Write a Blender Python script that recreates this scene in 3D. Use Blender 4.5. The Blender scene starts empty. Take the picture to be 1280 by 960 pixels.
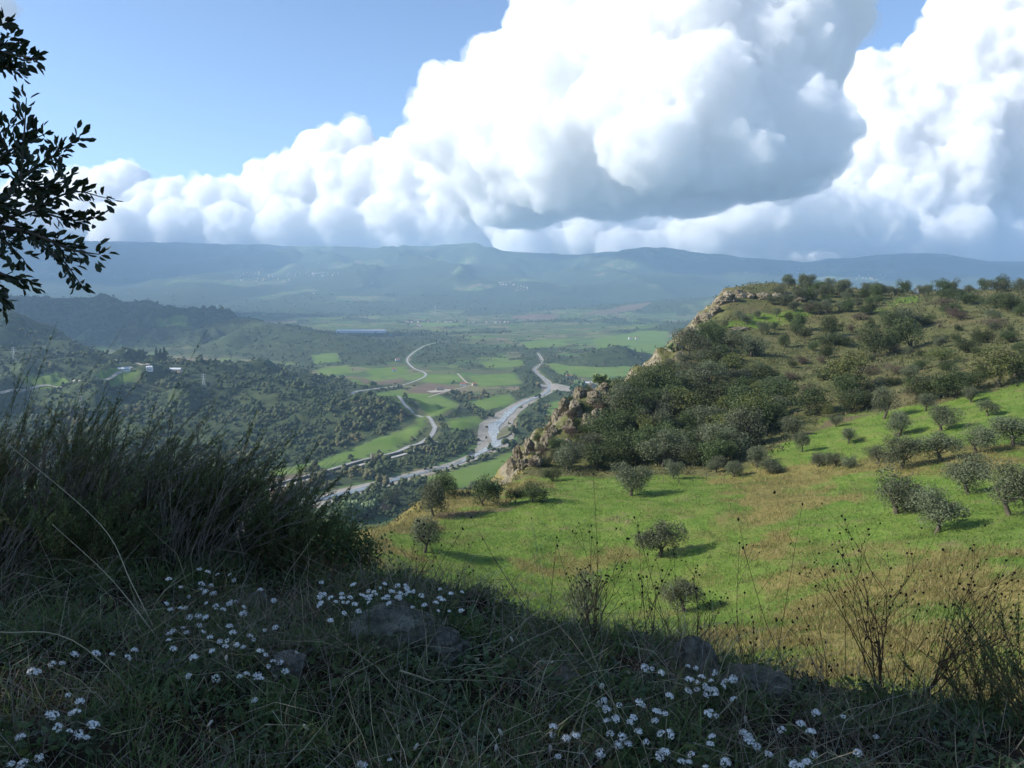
import bpy, math, random
import numpy as np
from mathutils import Vector, Matrix

random.seed(7)
RNG = np.random.default_rng(11)
scene = bpy.context.scene
COL = scene.collection
R = math.radians

# ------------------------------------------------------------------ camera
F = 998.0                       # focal length in pixels of a 1280 px wide picture
HOR = 360.0                     # picture row of the true horizon
PITCH = math.atan((480.0 - HOR) / F)
cam_d = bpy.data.cameras.new('camera')
cam_d.sensor_width = 36.0
cam_d.lens = 36.0 * F / 1280.0
cam_d.clip_start = 0.05
cam_d.clip_end = 90000.0
cam = bpy.data.objects.new('camera', cam_d)
cam.rotation_euler = (math.pi / 2 - PITCH, 0, 0)
COL.objects.link(cam)
scene.camera = cam

# ------------------------------------------------------------------ sky, sun, exposure
SUN_EL, SUN_AZ = R(31.0), R(-97.0)          # azimuth measured from +Y towards +X
TO_SUN = Vector((math.sin(SUN_AZ) * math.cos(SUN_EL), math.cos(SUN_AZ) * math.cos(SUN_EL), math.sin(SUN_EL)))
world = bpy.data.worlds.new('World')
scene.world = world
world.use_nodes = True
wn = world.node_tree.nodes
sky = wn.new('ShaderNodeTexSky')
sky.sky_type = 'NISHITA'
sky.sun_disc = False
sky.sun_elevation = SUN_EL
sky.sun_rotation = SUN_AZ
sky.altitude = 300.0
sky.air_density = 0.7
sky.dust_density = 0.2
sky.ozone_density = 1.7
world.node_tree.links.new(sky.outputs['Color'], wn['Background'].inputs['Color'])
wn['Background'].inputs['Strength'].default_value = 0.15
sun_d = bpy.data.lights.new('sun', 'SUN')
sun_d.energy = 5.0
sun_d.angle = R(0.5)
sun_d.color = (1.0, 0.95, 0.86)
sun = bpy.data.objects.new('sun', sun_d)
sun.rotation_euler = TO_SUN.to_track_quat('Z', 'Y').to_euler()
COL.objects.link(sun)
scene.view_settings.view_transform = 'Standard'
scene.view_settings.look = 'None'
scene.view_settings.exposure = 0.62
scene.view_settings.gamma = 1.0
scene.view_settings.use_curve_mapping = False
cy = scene.cycles
cy.max_bounces = 44
cy.diffuse_bounces = 2
cy.glossy_bounces = 2
cy.transmission_bounces = 4
cy.volume_bounces = 40
cy.transparent_max_bounces = 48
cy.use_denoising = True
cy.caustics_reflective = False
cy.caustics_refractive = False

# ------------------------------------------------------------------ small maths
def smooth(a, b, x):
    t = np.clip((x - a) / (b - a), 0.0, 1.0)
    return t * t * (3 - 2 * t)

def _hash(ix, iy, iz, seed):
    h = (ix * 374761393 + iy * 668265263 + iz * 2147483647 * 3 + seed * 1274126177) & 0xFFFFFFFF
    h = ((h ^ (h >> 13)) * 1274126177) & 0xFFFFFFFF
    h = ((h ^ (h >> 16)) * 2246822519) & 0xFFFFFFFF
    return (h ^ (h >> 15)) & 0xFFFFFFFF

def noise2(x, y, seed=0):
    """gradient noise in the plane, about -1..1"""
    x = np.asarray(x, float); y = np.asarray(y, float)
    x0 = np.floor(x).astype(np.int64); y0 = np.floor(y).astype(np.int64)
    fx, fy = x - x0, y - y0
    u = fx * fx * fx * (fx * (fx * 6 - 15) + 10); v = fy * fy * fy * (fy * (fy * 6 - 15) + 10)
    def g(i, j):
        a = _hash(x0 + i, y0 + j, 0, seed) * (2 * math.pi / 4294967296.0)
        return np.cos(a) * (fx - i) + np.sin(a) * (fy - j)
    n0 = g(0, 0) * (1 - u) + g(1, 0) * u
    n1 = g(0, 1) * (1 - u) + g(1, 1) * u
    return (n0 * (1 - v) + n1 * v) * 1.45

def noise3(p, seed=0):
    p = np.asarray(p, float)
    i0 = np.floor(p).astype(np.int64)
    f = p - i0
    w = f * f * f * (f * (f * 6 - 15) + 10)
    out = 0.0
    for dx in (0, 1):
        for dy in (0, 1):
            for dz in (0, 1):
                h = _hash(i0[:, 0] + dx, i0[:, 1] + dy, i0[:, 2] + dz, seed)
                gx = (h & 1023) / 511.5 - 1; gy = ((h >> 10) & 1023) / 511.5 - 1; gz = ((h >> 20) & 1023) / 511.5 - 1
                d = gx * (f[:, 0] - dx) + gy * (f[:, 1] - dy) + gz * (f[:, 2] - dz)
                wx = w[:, 0] if dx else 1 - w[:, 0]
                wy = w[:, 1] if dy else 1 - w[:, 1]
                wz = w[:, 2] if dz else 1 - w[:, 2]
                out = out + d * wx * wy * wz
    return out

def fbm2(x, y, octaves=4, seed=0, gain=0.5):
    s, a, k = 0.0, 1.0, 1.0
    for o in range(octaves):
        s = s + a * noise2(x * k, y * k, seed + o * 17)
        a *= gain; k *= 2.03
    return s

def fbm3(p, octaves=4, seed=0, gain=0.5):
    s, a, k = 0.0, 1.0, 1.0
    for o in range(octaves):
        s = s + a * noise3(p * k, seed + o * 17)
        a *= gain; k *= 2.03
    return s

CP, SP = math.cos(PITCH), math.sin(PITCH)
def pix_dir(px, py):
    """world direction (per unit of Y) through a pixel of the 1280x960 picture"""
    u = (np.asarray(px, float) - 640.0) / F
    v = (480.0 - np.asarray(py, float)) / F
    y = CP + v * SP
    return u / y, (-SP + v * CP) / y

def at(px, py, d):
    a, b = pix_dir(px, py)
    return (float(a * d), float(d), float(b * d))

def seg_dist(X, Y, pts):
    """distance to a polyline and the parameter (index + fraction) of the nearest point"""
    best = np.full(np.shape(X), 1e18); par = np.zeros(np.shape(X))
    for i in range(len(pts) - 1):
        ax, ay = pts[i][0], pts[i][1]; bx, by = pts[i + 1][0], pts[i + 1][1]
        dx, dy = bx - ax, by - ay
        t = np.clip(((X - ax) * dx + (Y - ay) * dy) / (dx * dx + dy * dy + 1e-12), 0, 1)
        d = (X - ax - t * dx) ** 2 + (Y - ay - t * dy) ** 2
        m = d < best
        best = np.where(m, d, best); par = np.where(m, i + t, par)
    return np.sqrt(best), par

def inside(X, Y, poly):
    c = np.zeros(np.shape(X), bool)
    n = len(poly)
    for i in range(n):
        x1, y1 = poly[i][0], poly[i][1]; x2, y2 = poly[(i + 1) % n][0], poly[(i + 1) % n][1]
        cond = ((y1 > Y) != (y2 > Y)) & (X < (x2 - x1) * (Y - y1) / ((y2 - y1) + 1e-15) + x1)
        c ^= cond
    return c

def signed(X, Y, poly):
    """distance to a closed polygon, positive outside"""
    X = np.asarray(X, float); Y = np.asarray(Y, float)
    q = np.array([p[:2] for p in poly]); m = np.hypot(*(q.max(0) - q.min(0)))
    out = np.full(X.shape, 1e6)
    k = (X > q[:, 0].min() - m) & (X < q[:, 0].max() + m) & (Y > q[:, 1].min() - m) & (Y < q[:, 1].max() + m)
    if k.any():
        x, y = X[k], Y[k]
        d, _ = seg_dist(x, y, list(poly) + [poly[0]])
        out[k] = np.where(inside(x, y, poly), -d, d)
    return out

# ------------------------------------------------------------------ mesh and material helpers
def new_mesh(name, V, faces, mats, smooth_shade=False, mat_index=None):
    """faces: an (n,3) or (n,4) int array, or a list of such arrays"""
    if not isinstance(faces, (list, tuple)):
        faces = [faces]
    faces = [np.asarray(f, np.int32) for f in faces if len(f)]
    me = bpy.data.meshes.new(name)
    V = np.asarray(V, np.float32)
    me.vertices.add(len(V))
    me.vertices.foreach_set('co', V.ravel())
    loops = np.concatenate([f.ravel() for f in faces])
    counts = np.concatenate([np.full(len(f), f.shape[1], np.int32) for f in faces])
    me.loops.add(len(loops))
    me.loops.foreach_set('vertex_index', loops)
    me.polygons.add(len(counts))
    starts = np.concatenate([[0], np.cumsum(counts)[:-1]]).astype(np.int32)
    me.polygons.foreach_set('loop_start', starts)
    me.polygons.foreach_set('loop_total', counts)
    if mat_index is not None:
        me.polygons.foreach_set('material_index', np.asarray(mat_index, np.int32))
    me.update(calc_edges=True)
    me.polygons.foreach_set('use_smooth', np.full(len(counts), bool(smooth_shade)))
    me.validate()
    for m in (mats if isinstance(mats, (list, tuple)) else [mats]):
        me.materials.append(m)
    return me

def link(name, me, parent=None, loc=None, label=None, cat=None, group=None, kind=None):
    o = bpy.data.objects.new(name, me)
    COL.objects.link(o)
    if parent is not None:
        o.parent = parent
    if loc is not None:
        o.location = loc
    tag(o, label, cat, group, kind)
    return o

def tag(o, label=None, cat=None, group=None, kind=None):
    if label: o['label'] = label
    if cat: o['category'] = cat
    if group: o['group'] = group
    if kind: o['kind'] = kind
    return o

class NT:
    """short hand for building node materials"""
    def __init__(self, name):
        self.m = bpy.data.materials.new(name)
        self.m.use_nodes = True
        self.t = self.m.node_tree
        self.n = self.t.nodes
        self.bsdf = self.n['Principled BSDF']
        self.out = self.n['Material Output']
    def node(self, kind, **kw):
        n = self.n.new(kind)
        for k, v in kw.items():
            setattr(n, k, v)
        return n
    def set(self, sock, val):
        if isinstance(val, bpy.types.NodeSocket):
            self.t.links.new(val, sock)
        elif isinstance(val, (tuple, list)) and len(val) == 3 and sock.type == 'RGBA':
            sock.default_value = (*val, 1.0)
        else:
            sock.default_value = val
        return sock
    def mix(self, fac, a, b, blend='MIX'):
        n = self.node('ShaderNodeMix', data_type='RGBA', blend_type=blend)
        self.set(n.inputs[0], fac); self.set(n.inputs[6], a); self.set(n.inputs[7], b)
        return n.outputs[2]
    def math(self, op, a, b=0.5, c=None, clamp=False):
        n = self.node('ShaderNodeMath', operation=op, use_clamp=clamp)
        self.set(n.inputs[0], a); self.set(n.inputs[1], b)
        if c is not None: self.set(n.inputs[2], c)
        return n.outputs[0]
    def coords(self, scale=(1, 1, 1)):
        tc = self.node('ShaderNodeTexCoord')
        mp = self.node('ShaderNodeMapping')
        self.t.links.new(tc.outputs['Object'], mp.inputs['Vector'])
        mp.inputs['Scale'].default_value = scale
        return mp.outputs['Vector']
    def noise(self, vec, scale, detail=4.0, rough=0.55, out='Fac', distort=0.0):
        n = self.node('ShaderNodeTexNoise')
        self.set(n.inputs['Vector'], vec)
        n.inputs['Scale'].default_value = scale
        n.inputs['Detail'].default_value = detail
        n.inputs['Roughness'].default_value = rough
        n.inputs['Distortion'].default_value = distort
        return n.outputs[out]
    def ramp(self, fac, stops, interp='LINEAR'):
        n = self.node('ShaderNodeValToRGB')
        cr = n.color_ramp
        cr.interpolation = interp
        while len(cr.elements) < len(stops):
            cr.elements.new(0.5)
        for e, (p, c) in zip(cr.elements, stops):
            e.position = p
            e.color = (*c, 1.0) if len(c) == 3 else c
        self.set(n.inputs['Fac'], fac)
        return n.outputs['Color']
    def step(self, v, a, b):
        n = self.node('ShaderNodeMapRange', interpolation_type='SMOOTHSTEP')
        self.set(n.inputs['Value'], v)
        n.inputs['From Min'].default_value = a; n.inputs['From Max'].default_value = b
        return n.outputs['Result']
    def bump(self, height, strength=0.5, dist=0.1):
        n = self.node('ShaderNodeBump')
        self.set(n.inputs['Height'], height)
        n.inputs['Strength'].default_value = strength
        n.inputs['Distance'].default_value = dist
        self.t.links.new(n.outputs['Normal'], self.bsdf.inputs['Normal'])
    def finish(self, color, rough=0.9, spec=0.2):
        self.set(self.bsdf.inputs['Base Color'], color)
        self.set(self.bsdf.inputs['Roughness'], rough)
        self.bsdf.inputs['Specular IOR Level'].default_value = spec
        return self.m

def leaf_mat(name, a, b, c=None, trans=0.35, rough=0.6, spec=0.3, var=1.0):
    """foliage: colour differs from leaf to leaf and from plant to plant, some light comes through"""
    t = NT(name)
    geo = t.node('ShaderNodeNewGeometry')
    oi = t.node('ShaderNodeObjectInfo')
    base = t.mix(geo.outputs['Random Per Island'], a, b)
    if c is not None:
        f = t.step(geo.outputs['Random Per Island'], 0.86, 0.93)
        base = t.mix(f, base, c)
    hs = t.node('ShaderNodeHueSaturation')
    t.set(hs.inputs['Color'], base)
    t.set(hs.inputs['Value'], t.math('MULTIPLY_ADD', oi.outputs['Random'], 0.5 * var, 1 - 0.25 * var))
    t.set(hs.inputs['Hue'], t.math('MULTIPLY_ADD', oi.outputs['Random'], 0.03 * var, 0.5 - 0.015 * var))
    m = t.finish(hs.outputs['Color'], rough, spec)
    if trans > 0:
        tr = t.node('ShaderNodeBsdfTranslucent')
        t.t.links.new(hs.outputs['Color'], tr.inputs['Color'])
        mx = t.node('ShaderNodeMixShader')
        mx.inputs[0].default_value = trans
        t.t.links.new(t.bsdf.outputs[0], mx.inputs[1])
        t.t.links.new(tr.outputs[0], mx.inputs[2])
        t.t.links.new(mx.outputs[0], t.out.inputs['Surface'])
    return m

# ------------------------------------------------------------------ the lie of the land
def pxs(lst):
    return [at(*p) for p in lst]

# --- the hill the photograph is taken from: control points (pixel, pixel, metres ahead)
CTRL = pxs([
    (790, 615, 115), (740, 780, 60), (820, 690, 85), (850, 750, 68), (1000, 850, 35), (1280, 830, 30), (1290, 700, 50),
    (1290, 620, 75), (1100, 640, 82), (1000, 700, 70), (600, 700, 80), (640, 765, 58), (500, 652, 95), (440, 690, 70),
    (560, 745, 50), (700, 840, 35), (860, 870, 27), (1120, 580, 110), (1000, 610, 108), (1290, 560, 105), (900, 600, 125),
    (690, 612, 125), (560, 622, 112), (640, 597, 145), (700, 560, 165), (725, 500, 185), (800, 560, 165), (850, 500, 195),
    (870, 450, 235), (900, 402, 305), (1280, 485, 150), (1280, 440, 185), (1280, 400, 250), (1280, 364, 350),
    (1100, 510, 165), (1000, 555, 142), (1000, 460, 225), (1100, 430, 250), (1100, 385, 315), (1200, 370, 350),
    (1000, 358, 385), (930, 364, 350), (1000, 400, 310), (950, 520, 175), (1180, 500, 155), (400, 742, 45), (395, 703, 60), (440, 664, 84), (370, 722, 52), (500, 634, 104)])
CTRL += [(0, 0, -12), (-25, 30, -16), (30, 0, -13), (60, 20, -13), (-30, 0, -9), (0, -60, 2), (90, -30, -6), (150, 60, -10),
         (260, 250, 3), (330, 420, 2), (200, 440, -2), (-15, 75, -25)]
CX = np.array(CTRL)
def _tps_fit():
    P = CX[:, :2] / 100.0
    n = len(P)
    d = np.linalg.norm(P[:, None] - P[None], axis=2)
    K = np.where(d > 0, d * d * np.log(d + 1e-12), 0) + np.eye(n) * 2e-3
    A = np.zeros((n + 3, n + 3))
    A[:n, :n] = K; A[:n, n] = 1; A[:n, n + 1:] = P; A[n, :n] = 1; A[n + 1:, :n] = P.T
    return P, np.linalg.solve(A, np.concatenate([CX[:, 2], [0, 0, 0]]))
TP, TW = _tps_fit()
def hill_top(X, Y):
    out = np.zeros(X.size); xs, ys = X.ravel() / 100.0, Y.ravel() / 100.0
    out += TW[-3] + TW[-2] * xs + TW[-1] * ys
    for i in range(len(TP)):
        d2 = (xs - TP[i, 0]) ** 2 + (ys - TP[i, 1]) ** 2
        out += TW[i] * 0.5 * d2 * np.log(d2 + 1e-12)
    return out.reshape(X.shape)

RIM = [(-140, 20), (-60, 28), (-30, 38), (-19, 48)] + [p[:2] for p in pxs([
    (325, 722, 58), (420, 652, 92), (525, 614, 120), (640, 594, 147), (655, 560, 160), (700, 512, 176), (722, 485, 190),
    (780, 467, 212), (838, 432, 250), (868, 402, 292), (898, 370, 340), (925, 357, 382), (1000, 352, 410), (1100, 352, 430),
    (1300, 355, 455)])] + [(520, 470), (700, 200), (500, -300), (0, -500), (-320, -260)]
LEDGE = [(9, -0.5), (4, 2.2), (1.95, 2.95), (1.45, 3.1), (0.7, 3.45), (-0.15, 3.85), (-1.0, 4.4), (-2.5, 5.2), (-6, 7.2),
         (-14, 10), (-50, 16), (-60, -60), (30, -60), (16, -12)]

# --- spurs and ridges that run into the valley: (pixel, pixel, metres ahead, half width)
def ridge(lst):
    return [(*at(a, b, d), w) for a, b, d, w in lst]
FLOOR = -200.0
SPURS = [
    ridge([(-420, 425, 1500, 560), (-150, 440, 1460, 560), (0, 448, 1430, 540), (150, 456, 1400, 520), (235, 464, 1350, 470),
           (330, 484, 1270, 400), (430, 505, 1180, 300), (495, 532, 1080, 170)]),
    ridge([(-420, 340, 1800, 420), (-200, 352, 1800, 400), (0, 394, 1780, 330), (75, 434, 1740, 230), (130, 452, 1700, 160)]),
    ridge([(-300, 352, 3300, 800), (0, 369, 3200, 760), (100, 373, 3150, 720), (200, 386, 3050, 640), (245, 383, 3000, 560),
           (285, 396, 2950, 520), (335, 404, 2850, 480), (400, 419, 2700, 420), (485, 441, 2500, 300)]),
    ridge([(748, 437, 2120, 120), (772, 431, 2140, 130), (800, 440, 2160, 105)]),
    ridge([(560, 402, 5200, 700), (700, 392, 5600, 900), (800, 380, 5900, 1000), (900, 372, 6000, 1100), (1100, 366, 6100, 1200)]),
    ridge([(780, 415, 3500, 500), (860, 402, 3700, 600), (1000, 392, 3700, 700), (1300, 385, 3700, 800)]),
    ridge([(-500, 384, 5600, 900), (60, 382, 5400, 900), (260, 391, 5200, 800), (380, 397, 5000, 500)]),
]
SKY_PX = [-700, -300, 0, 130, 220, 300, 400, 480, 520, 560, 600, 640, 670, 700, 740, 780, 830, 870, 910, 950, 1000, 1040, 1090, 1150, 1200, 1240, 1280, 1600, 2000]
SKY_PY = [306, 305, 304, 304, 304, 305, 308, 312, 309, 309, 311, 317, 319, 321, 317, 315, 314, 320, 323, 325, 329, 325, 321, 319, 324, 328, 327, 322, 326]
SK_A = [float(pix_dir(p, 360)[0]) for p in SKY_PX]
SK_Z = [float(pix_dir(640, q)[1]) for q in SKY_PY]

RIVER_PX = [(672, 440, 1.2), (678, 452, 1.6), (668, 461, 2.5), (677, 470, 3.5), (686, 479, 5), (684, 489, 8), (664, 498, 12), (646, 508, 17), (630, 519, 22),
            (621, 530, 28), (620, 543, 34), (617, 555, 28), (599, 566, 18), (572, 577, 15), (534, 588, 18), (484, 601, 22),
            (440, 612, 28), (395, 625, 32), (330, 645, 38), (230, 675, 40), (80, 720, 44)]
def on_floor(px, py, z=FLOOR):
    a, b = pix_dir(px, py)
    return (float(a * z / b), float(z / b))
RIVER = []
for q in RIVER_PX:
    x, y = on_floor(q[0], q[1]); RIVER.append((x, y, q[2] * y / F * 0.5))

def valley(X, Y):
    Yp = np.maximum(Y, 50.0)
    az = X / Yp
    wx = X + 60 * noise2(X / 310, Y / 310, 5) + 22 * noise2(X / 95, Y / 95, 6)
    wy = Y + 60 * noise2(X / 310, Y / 310, 7) + 22 * noise2(X / 95, Y / 95, 8)
    h = np.full(X.shape, FLOOR)
    h += 1.2 * noise2(X / 420, Y / 420, 3) * smooth(1200, 2200, Y)
    # gentle hills that stand about the plain farther out
    far = smooth(2300, 4200, Y)
    h += far * (22 * np.maximum(fbm2(X / 900, Y / 900, 3, 21), -0.1) + 5 * fbm2(X / 220, Y / 220, 2, 25))
    # mountains: the crest follows the skyline, spurs run down from it
    crest = np.interp(az, SK_A, SK_Z) * 12200.0
    Yw = Y + 900 * noise2(X / 2600, Y / 2600, 31) + 350 * noise2(X / 900, Y / 900, 32)
    t = smooth(4600, 12300, Yw)
    spur = 1 - np.abs(fbm2(X / 1500 + 0.25 * noise2(X / 700, Y / 700, 40), Y / 2600, 4, 41))
    up = (crest - FLOOR) * t ** 1.25
    up *= 1 + 0.27 * (spur - 0.75) * (1 - smooth(9800, 12200, Y)) * 1.4
    up += 18 * t * fbm2(X / 420, Y / 420, 4, 51)
    fall = 1 - 0.5 * smooth(12600, 15500, Y)
    h = np.maximum(h, FLOOR) + np.maximum(up, 0) * fall
    for k, s in enumerate(SPURS):
        x = wx if k != 3 else X + 10 * noise2(X / 40, Y / 40, 77)
        y = wy if k != 3 else Y
        d, par = seg_dist(x, y, s)
        zz = np.interp(par, range(len(s)), [p[2] - FLOOR for p in s])
        ww = np.interp(par, range(len(s)), [p[3] for p in s])
        q = np.clip(d / ww, 0, 1)
        prof = (0.5 + 0.5 * np.cos(np.pi * q ** 0.9))
        if k in (0, 2):                 # gullies run down the flanks
            g = fbm2(wx / 150 + par, wy / 380, 3, 60 + k)
            prof = prof * (1 + 0.60 * g * np.sin(np.pi * np.clip(q, 0, 1)))
        if k == 0: zz = zz * 1.06 + 9 * fbm2(X / 110, Y / 110, 3, 66) * smooth(0, .3, prof)
        h = np.maximum(h, FLOOR + zz * prof + (h - FLOOR) * 0.6 * (prof < 1))
    rd, rp = seg_dist(X, Y, RIVER)
    rw = np.interp(rp, range(len(RIVER)), [p[2] for p in RIVER])
    h -= 2.0 * (1 - smooth(rw * 1.1, rw * 1.8 + 8, rd))
    return h

def height(X, Y):
    X = np.asarray(X, float); Y = np.asarray(Y, float)
    shp = np.broadcast(X, Y).shape
    X = np.broadcast_to(X, shp).ravel(); Y = np.broadcast_to(Y, shp).ravel()
    v = np.full(X.shape, -400.0)
    near = np.hypot(X, Y - 100) < 900
    dr0 = np.full(X.shape, 1e6)
    dr0[near] = signed(X[near], Y[near], RIM)
    low = dr0 > -14                    # inside the rim the valley lies far below
    if low.any(): v[low] = valley(X[low], Y[low])
    if near.any():
        x, y = X[near], Y[near]
        top = hill_top(x, y)
        k = smooth(8, 40, np.hypot(x, y))
        top += k * (0.55 * fbm2(x / 14, y / 14, 4, 81) + 0.9 * noise2(x / 45, y / 45, 85))
        dl = signed(x, y, LEDGE)
        led = -1.62 + np.where(dl < 0, np.minimum(-dl * 0.035, 1.2), -0.92 * dl - 0.0 * dl) + 0.10 * fbm2(x / 0.9, y / 0.9, 3, 83) * (dl < 4)
        s = 1.2
        m = np.maximum(top, led)
        top = m + s * np.log(np.exp((top - m) / s) + np.exp((led - m) / s)) * smooth(3, 8, dl)
        dr = signed(x + 4 * noise2(x / 22, y / 22, 87), y + 6 * noise2(x / 25, y / 25, 88), RIM)
        steep = np.maximum(dr, 0)
        rock = 4.5 * fbm2(x / 11, y / 11, 4, 89) * smooth(-6, 4, dr) * smooth(130, 150, y)
        hh = top - 1.05 * steep ** 1.0 + rock - 1.6 * smooth(-5, 0, dr)
        a, b = hh, v[near]
        s = 6.0
        m = np.maximum(a, b)
        far_below = (m - np.minimum(a, b)) > 60
        soft = m + s * np.log(np.exp((a - m) / s) + np.exp((b - m) / s))
        v[near] = np.where(far_below, m, soft)
    return v.reshape(shp)

def hit(px, py, ymin=3.0, ymax=15000.0, n=900):
    """where the ray through each pixel meets the ground"""
    px = np.atleast_1d(np.asarray(px, float)); py = np.atleast_1d(np.asarray(py, float))
    a, b = pix_dir(px, py)
    ys = np.exp(np.linspace(math.log(ymin), math.log(ymax), n))
    out = np.zeros((len(px), 3))
    CH = 400
    for i0 in range(0, len(px), CH):
        aa, bb = a[i0:i0 + CH, None], b[i0:i0 + CH, None]
        Yg = np.broadcast_to(ys, (aa.shape[0], n))
        Hh = height(aa * Yg, Yg)
        below = Hh > bb * Yg
        k = np.argmax(below, axis=1); k = np.where(below.any(axis=1), np.maximum(k, 1), n - 1)
        lo, hi = ys[k - 1], ys[k]
        for _ in range(14):
            mid = 0.5 * (lo + hi)
            bl = height(aa[:, 0] * mid, mid) > bb[:, 0] * mid
            hi = np.where(bl, mid, hi); lo = np.where(bl, lo, mid)
        out[i0:i0 + CH, 0] = aa[:, 0] * hi; out[i0:i0 + CH, 1] = hi; out[i0:i0 + CH, 2] = height(aa[:, 0] * hi, hi)
    return out
# ------------------------------------------------------------------ clouds (dense white air inside closed billowing shells)
CLOUD_MAT = bpy.data.materials.new('cloud_vapour')
CLOUD_MAT.use_nodes = True
_n = CLOUD_MAT.node_tree.nodes
_n.remove(_n['Principled BSDF'])
_vs = _n.new('ShaderNodeVolumeScatter')
_vs.inputs['Color'].default_value = (0.948, 0.946, 0.943, 1)
_vs.inputs['Density'].default_value = 0.0065
_vs.inputs['Anisotropy'].default_value = 0.1
CLOUD_MAT.node_tree.links.new(_vs.outputs[0], _n['Material Output'].inputs['Volume'])

FRINGE_MAT = CLOUD_MAT.copy(); FRINGE_MAT.name = 'thin_cloud_vapour'
FRINGE_MAT.node_tree.nodes[_vs.name].inputs['Density'].default_value = 0.0018

def ico(sub):
    import bmesh
    bm = bmesh.new()
    bmesh.ops.create_icosphere(bm, subdivisions=sub, radius=1.0)
    V = np.array([v.co[:] for v in bm.verts]); Fc = np.array([[v.index for v in f.verts] for f in bm.faces])
    bm.free()
    return V, Fc
ICO = {k: ico(k) for k in (1, 2, 3)}

def stamp(V, Fc, centres, scales, rots=None):
    """copies of one small mesh joined: centres (n,3), scales (n,) or (n,3), rots (n,3,3)"""
    n, m = len(centres), len(V)
    sc = np.asarray(scales, float)
    if sc.ndim == 1: sc = np.repeat(sc[:, None], 3, 1)
    P = V[None] * sc[:, None, :]
    if rots is not None:
        P = np.einsum('nij,nmj->nmi', rots, P)
    P = P + np.asarray(centres)[:, None, :]
    Fo = Fc[None] + (np.arange(n) * m)[:, None, None]
    return P.reshape(-1, 3), Fo.reshape(-1, Fc.shape[1])

def remeshed(V, Fc, voxel, name='m'):
    me = new_mesh(name, V, Fc, [])
    o = bpy.data.objects.new(name, me); COL.objects.link(o)
    md = o.modifiers.new('r', 'REMESH'); md.mode = 'VOXEL'; md.voxel_size = voxel
    dg = bpy.context.evaluated_depsgraph_get()
    ev = o.evaluated_get(dg); m2 = ev.to_mesh()
    W = np.zeros(len(m2.vertices) * 3, np.float32); m2.vertices.foreach_get('co', W)
    N = np.zeros(len(m2.vertices) * 3, np.float32); m2.vertices.foreach_get('normal', N)
    Q = np.zeros(len(m2.loops), np.int32); m2.loops.foreach_get('vertex_index', Q)
    ev.to_mesh_clear()
    bpy.data.objects.remove(o); bpy.data.meshes.remove(me)
    return W.reshape(-1, 3).astype(float), N.reshape(-1, 3).astype(float), Q.reshape(-1, 4)

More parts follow.
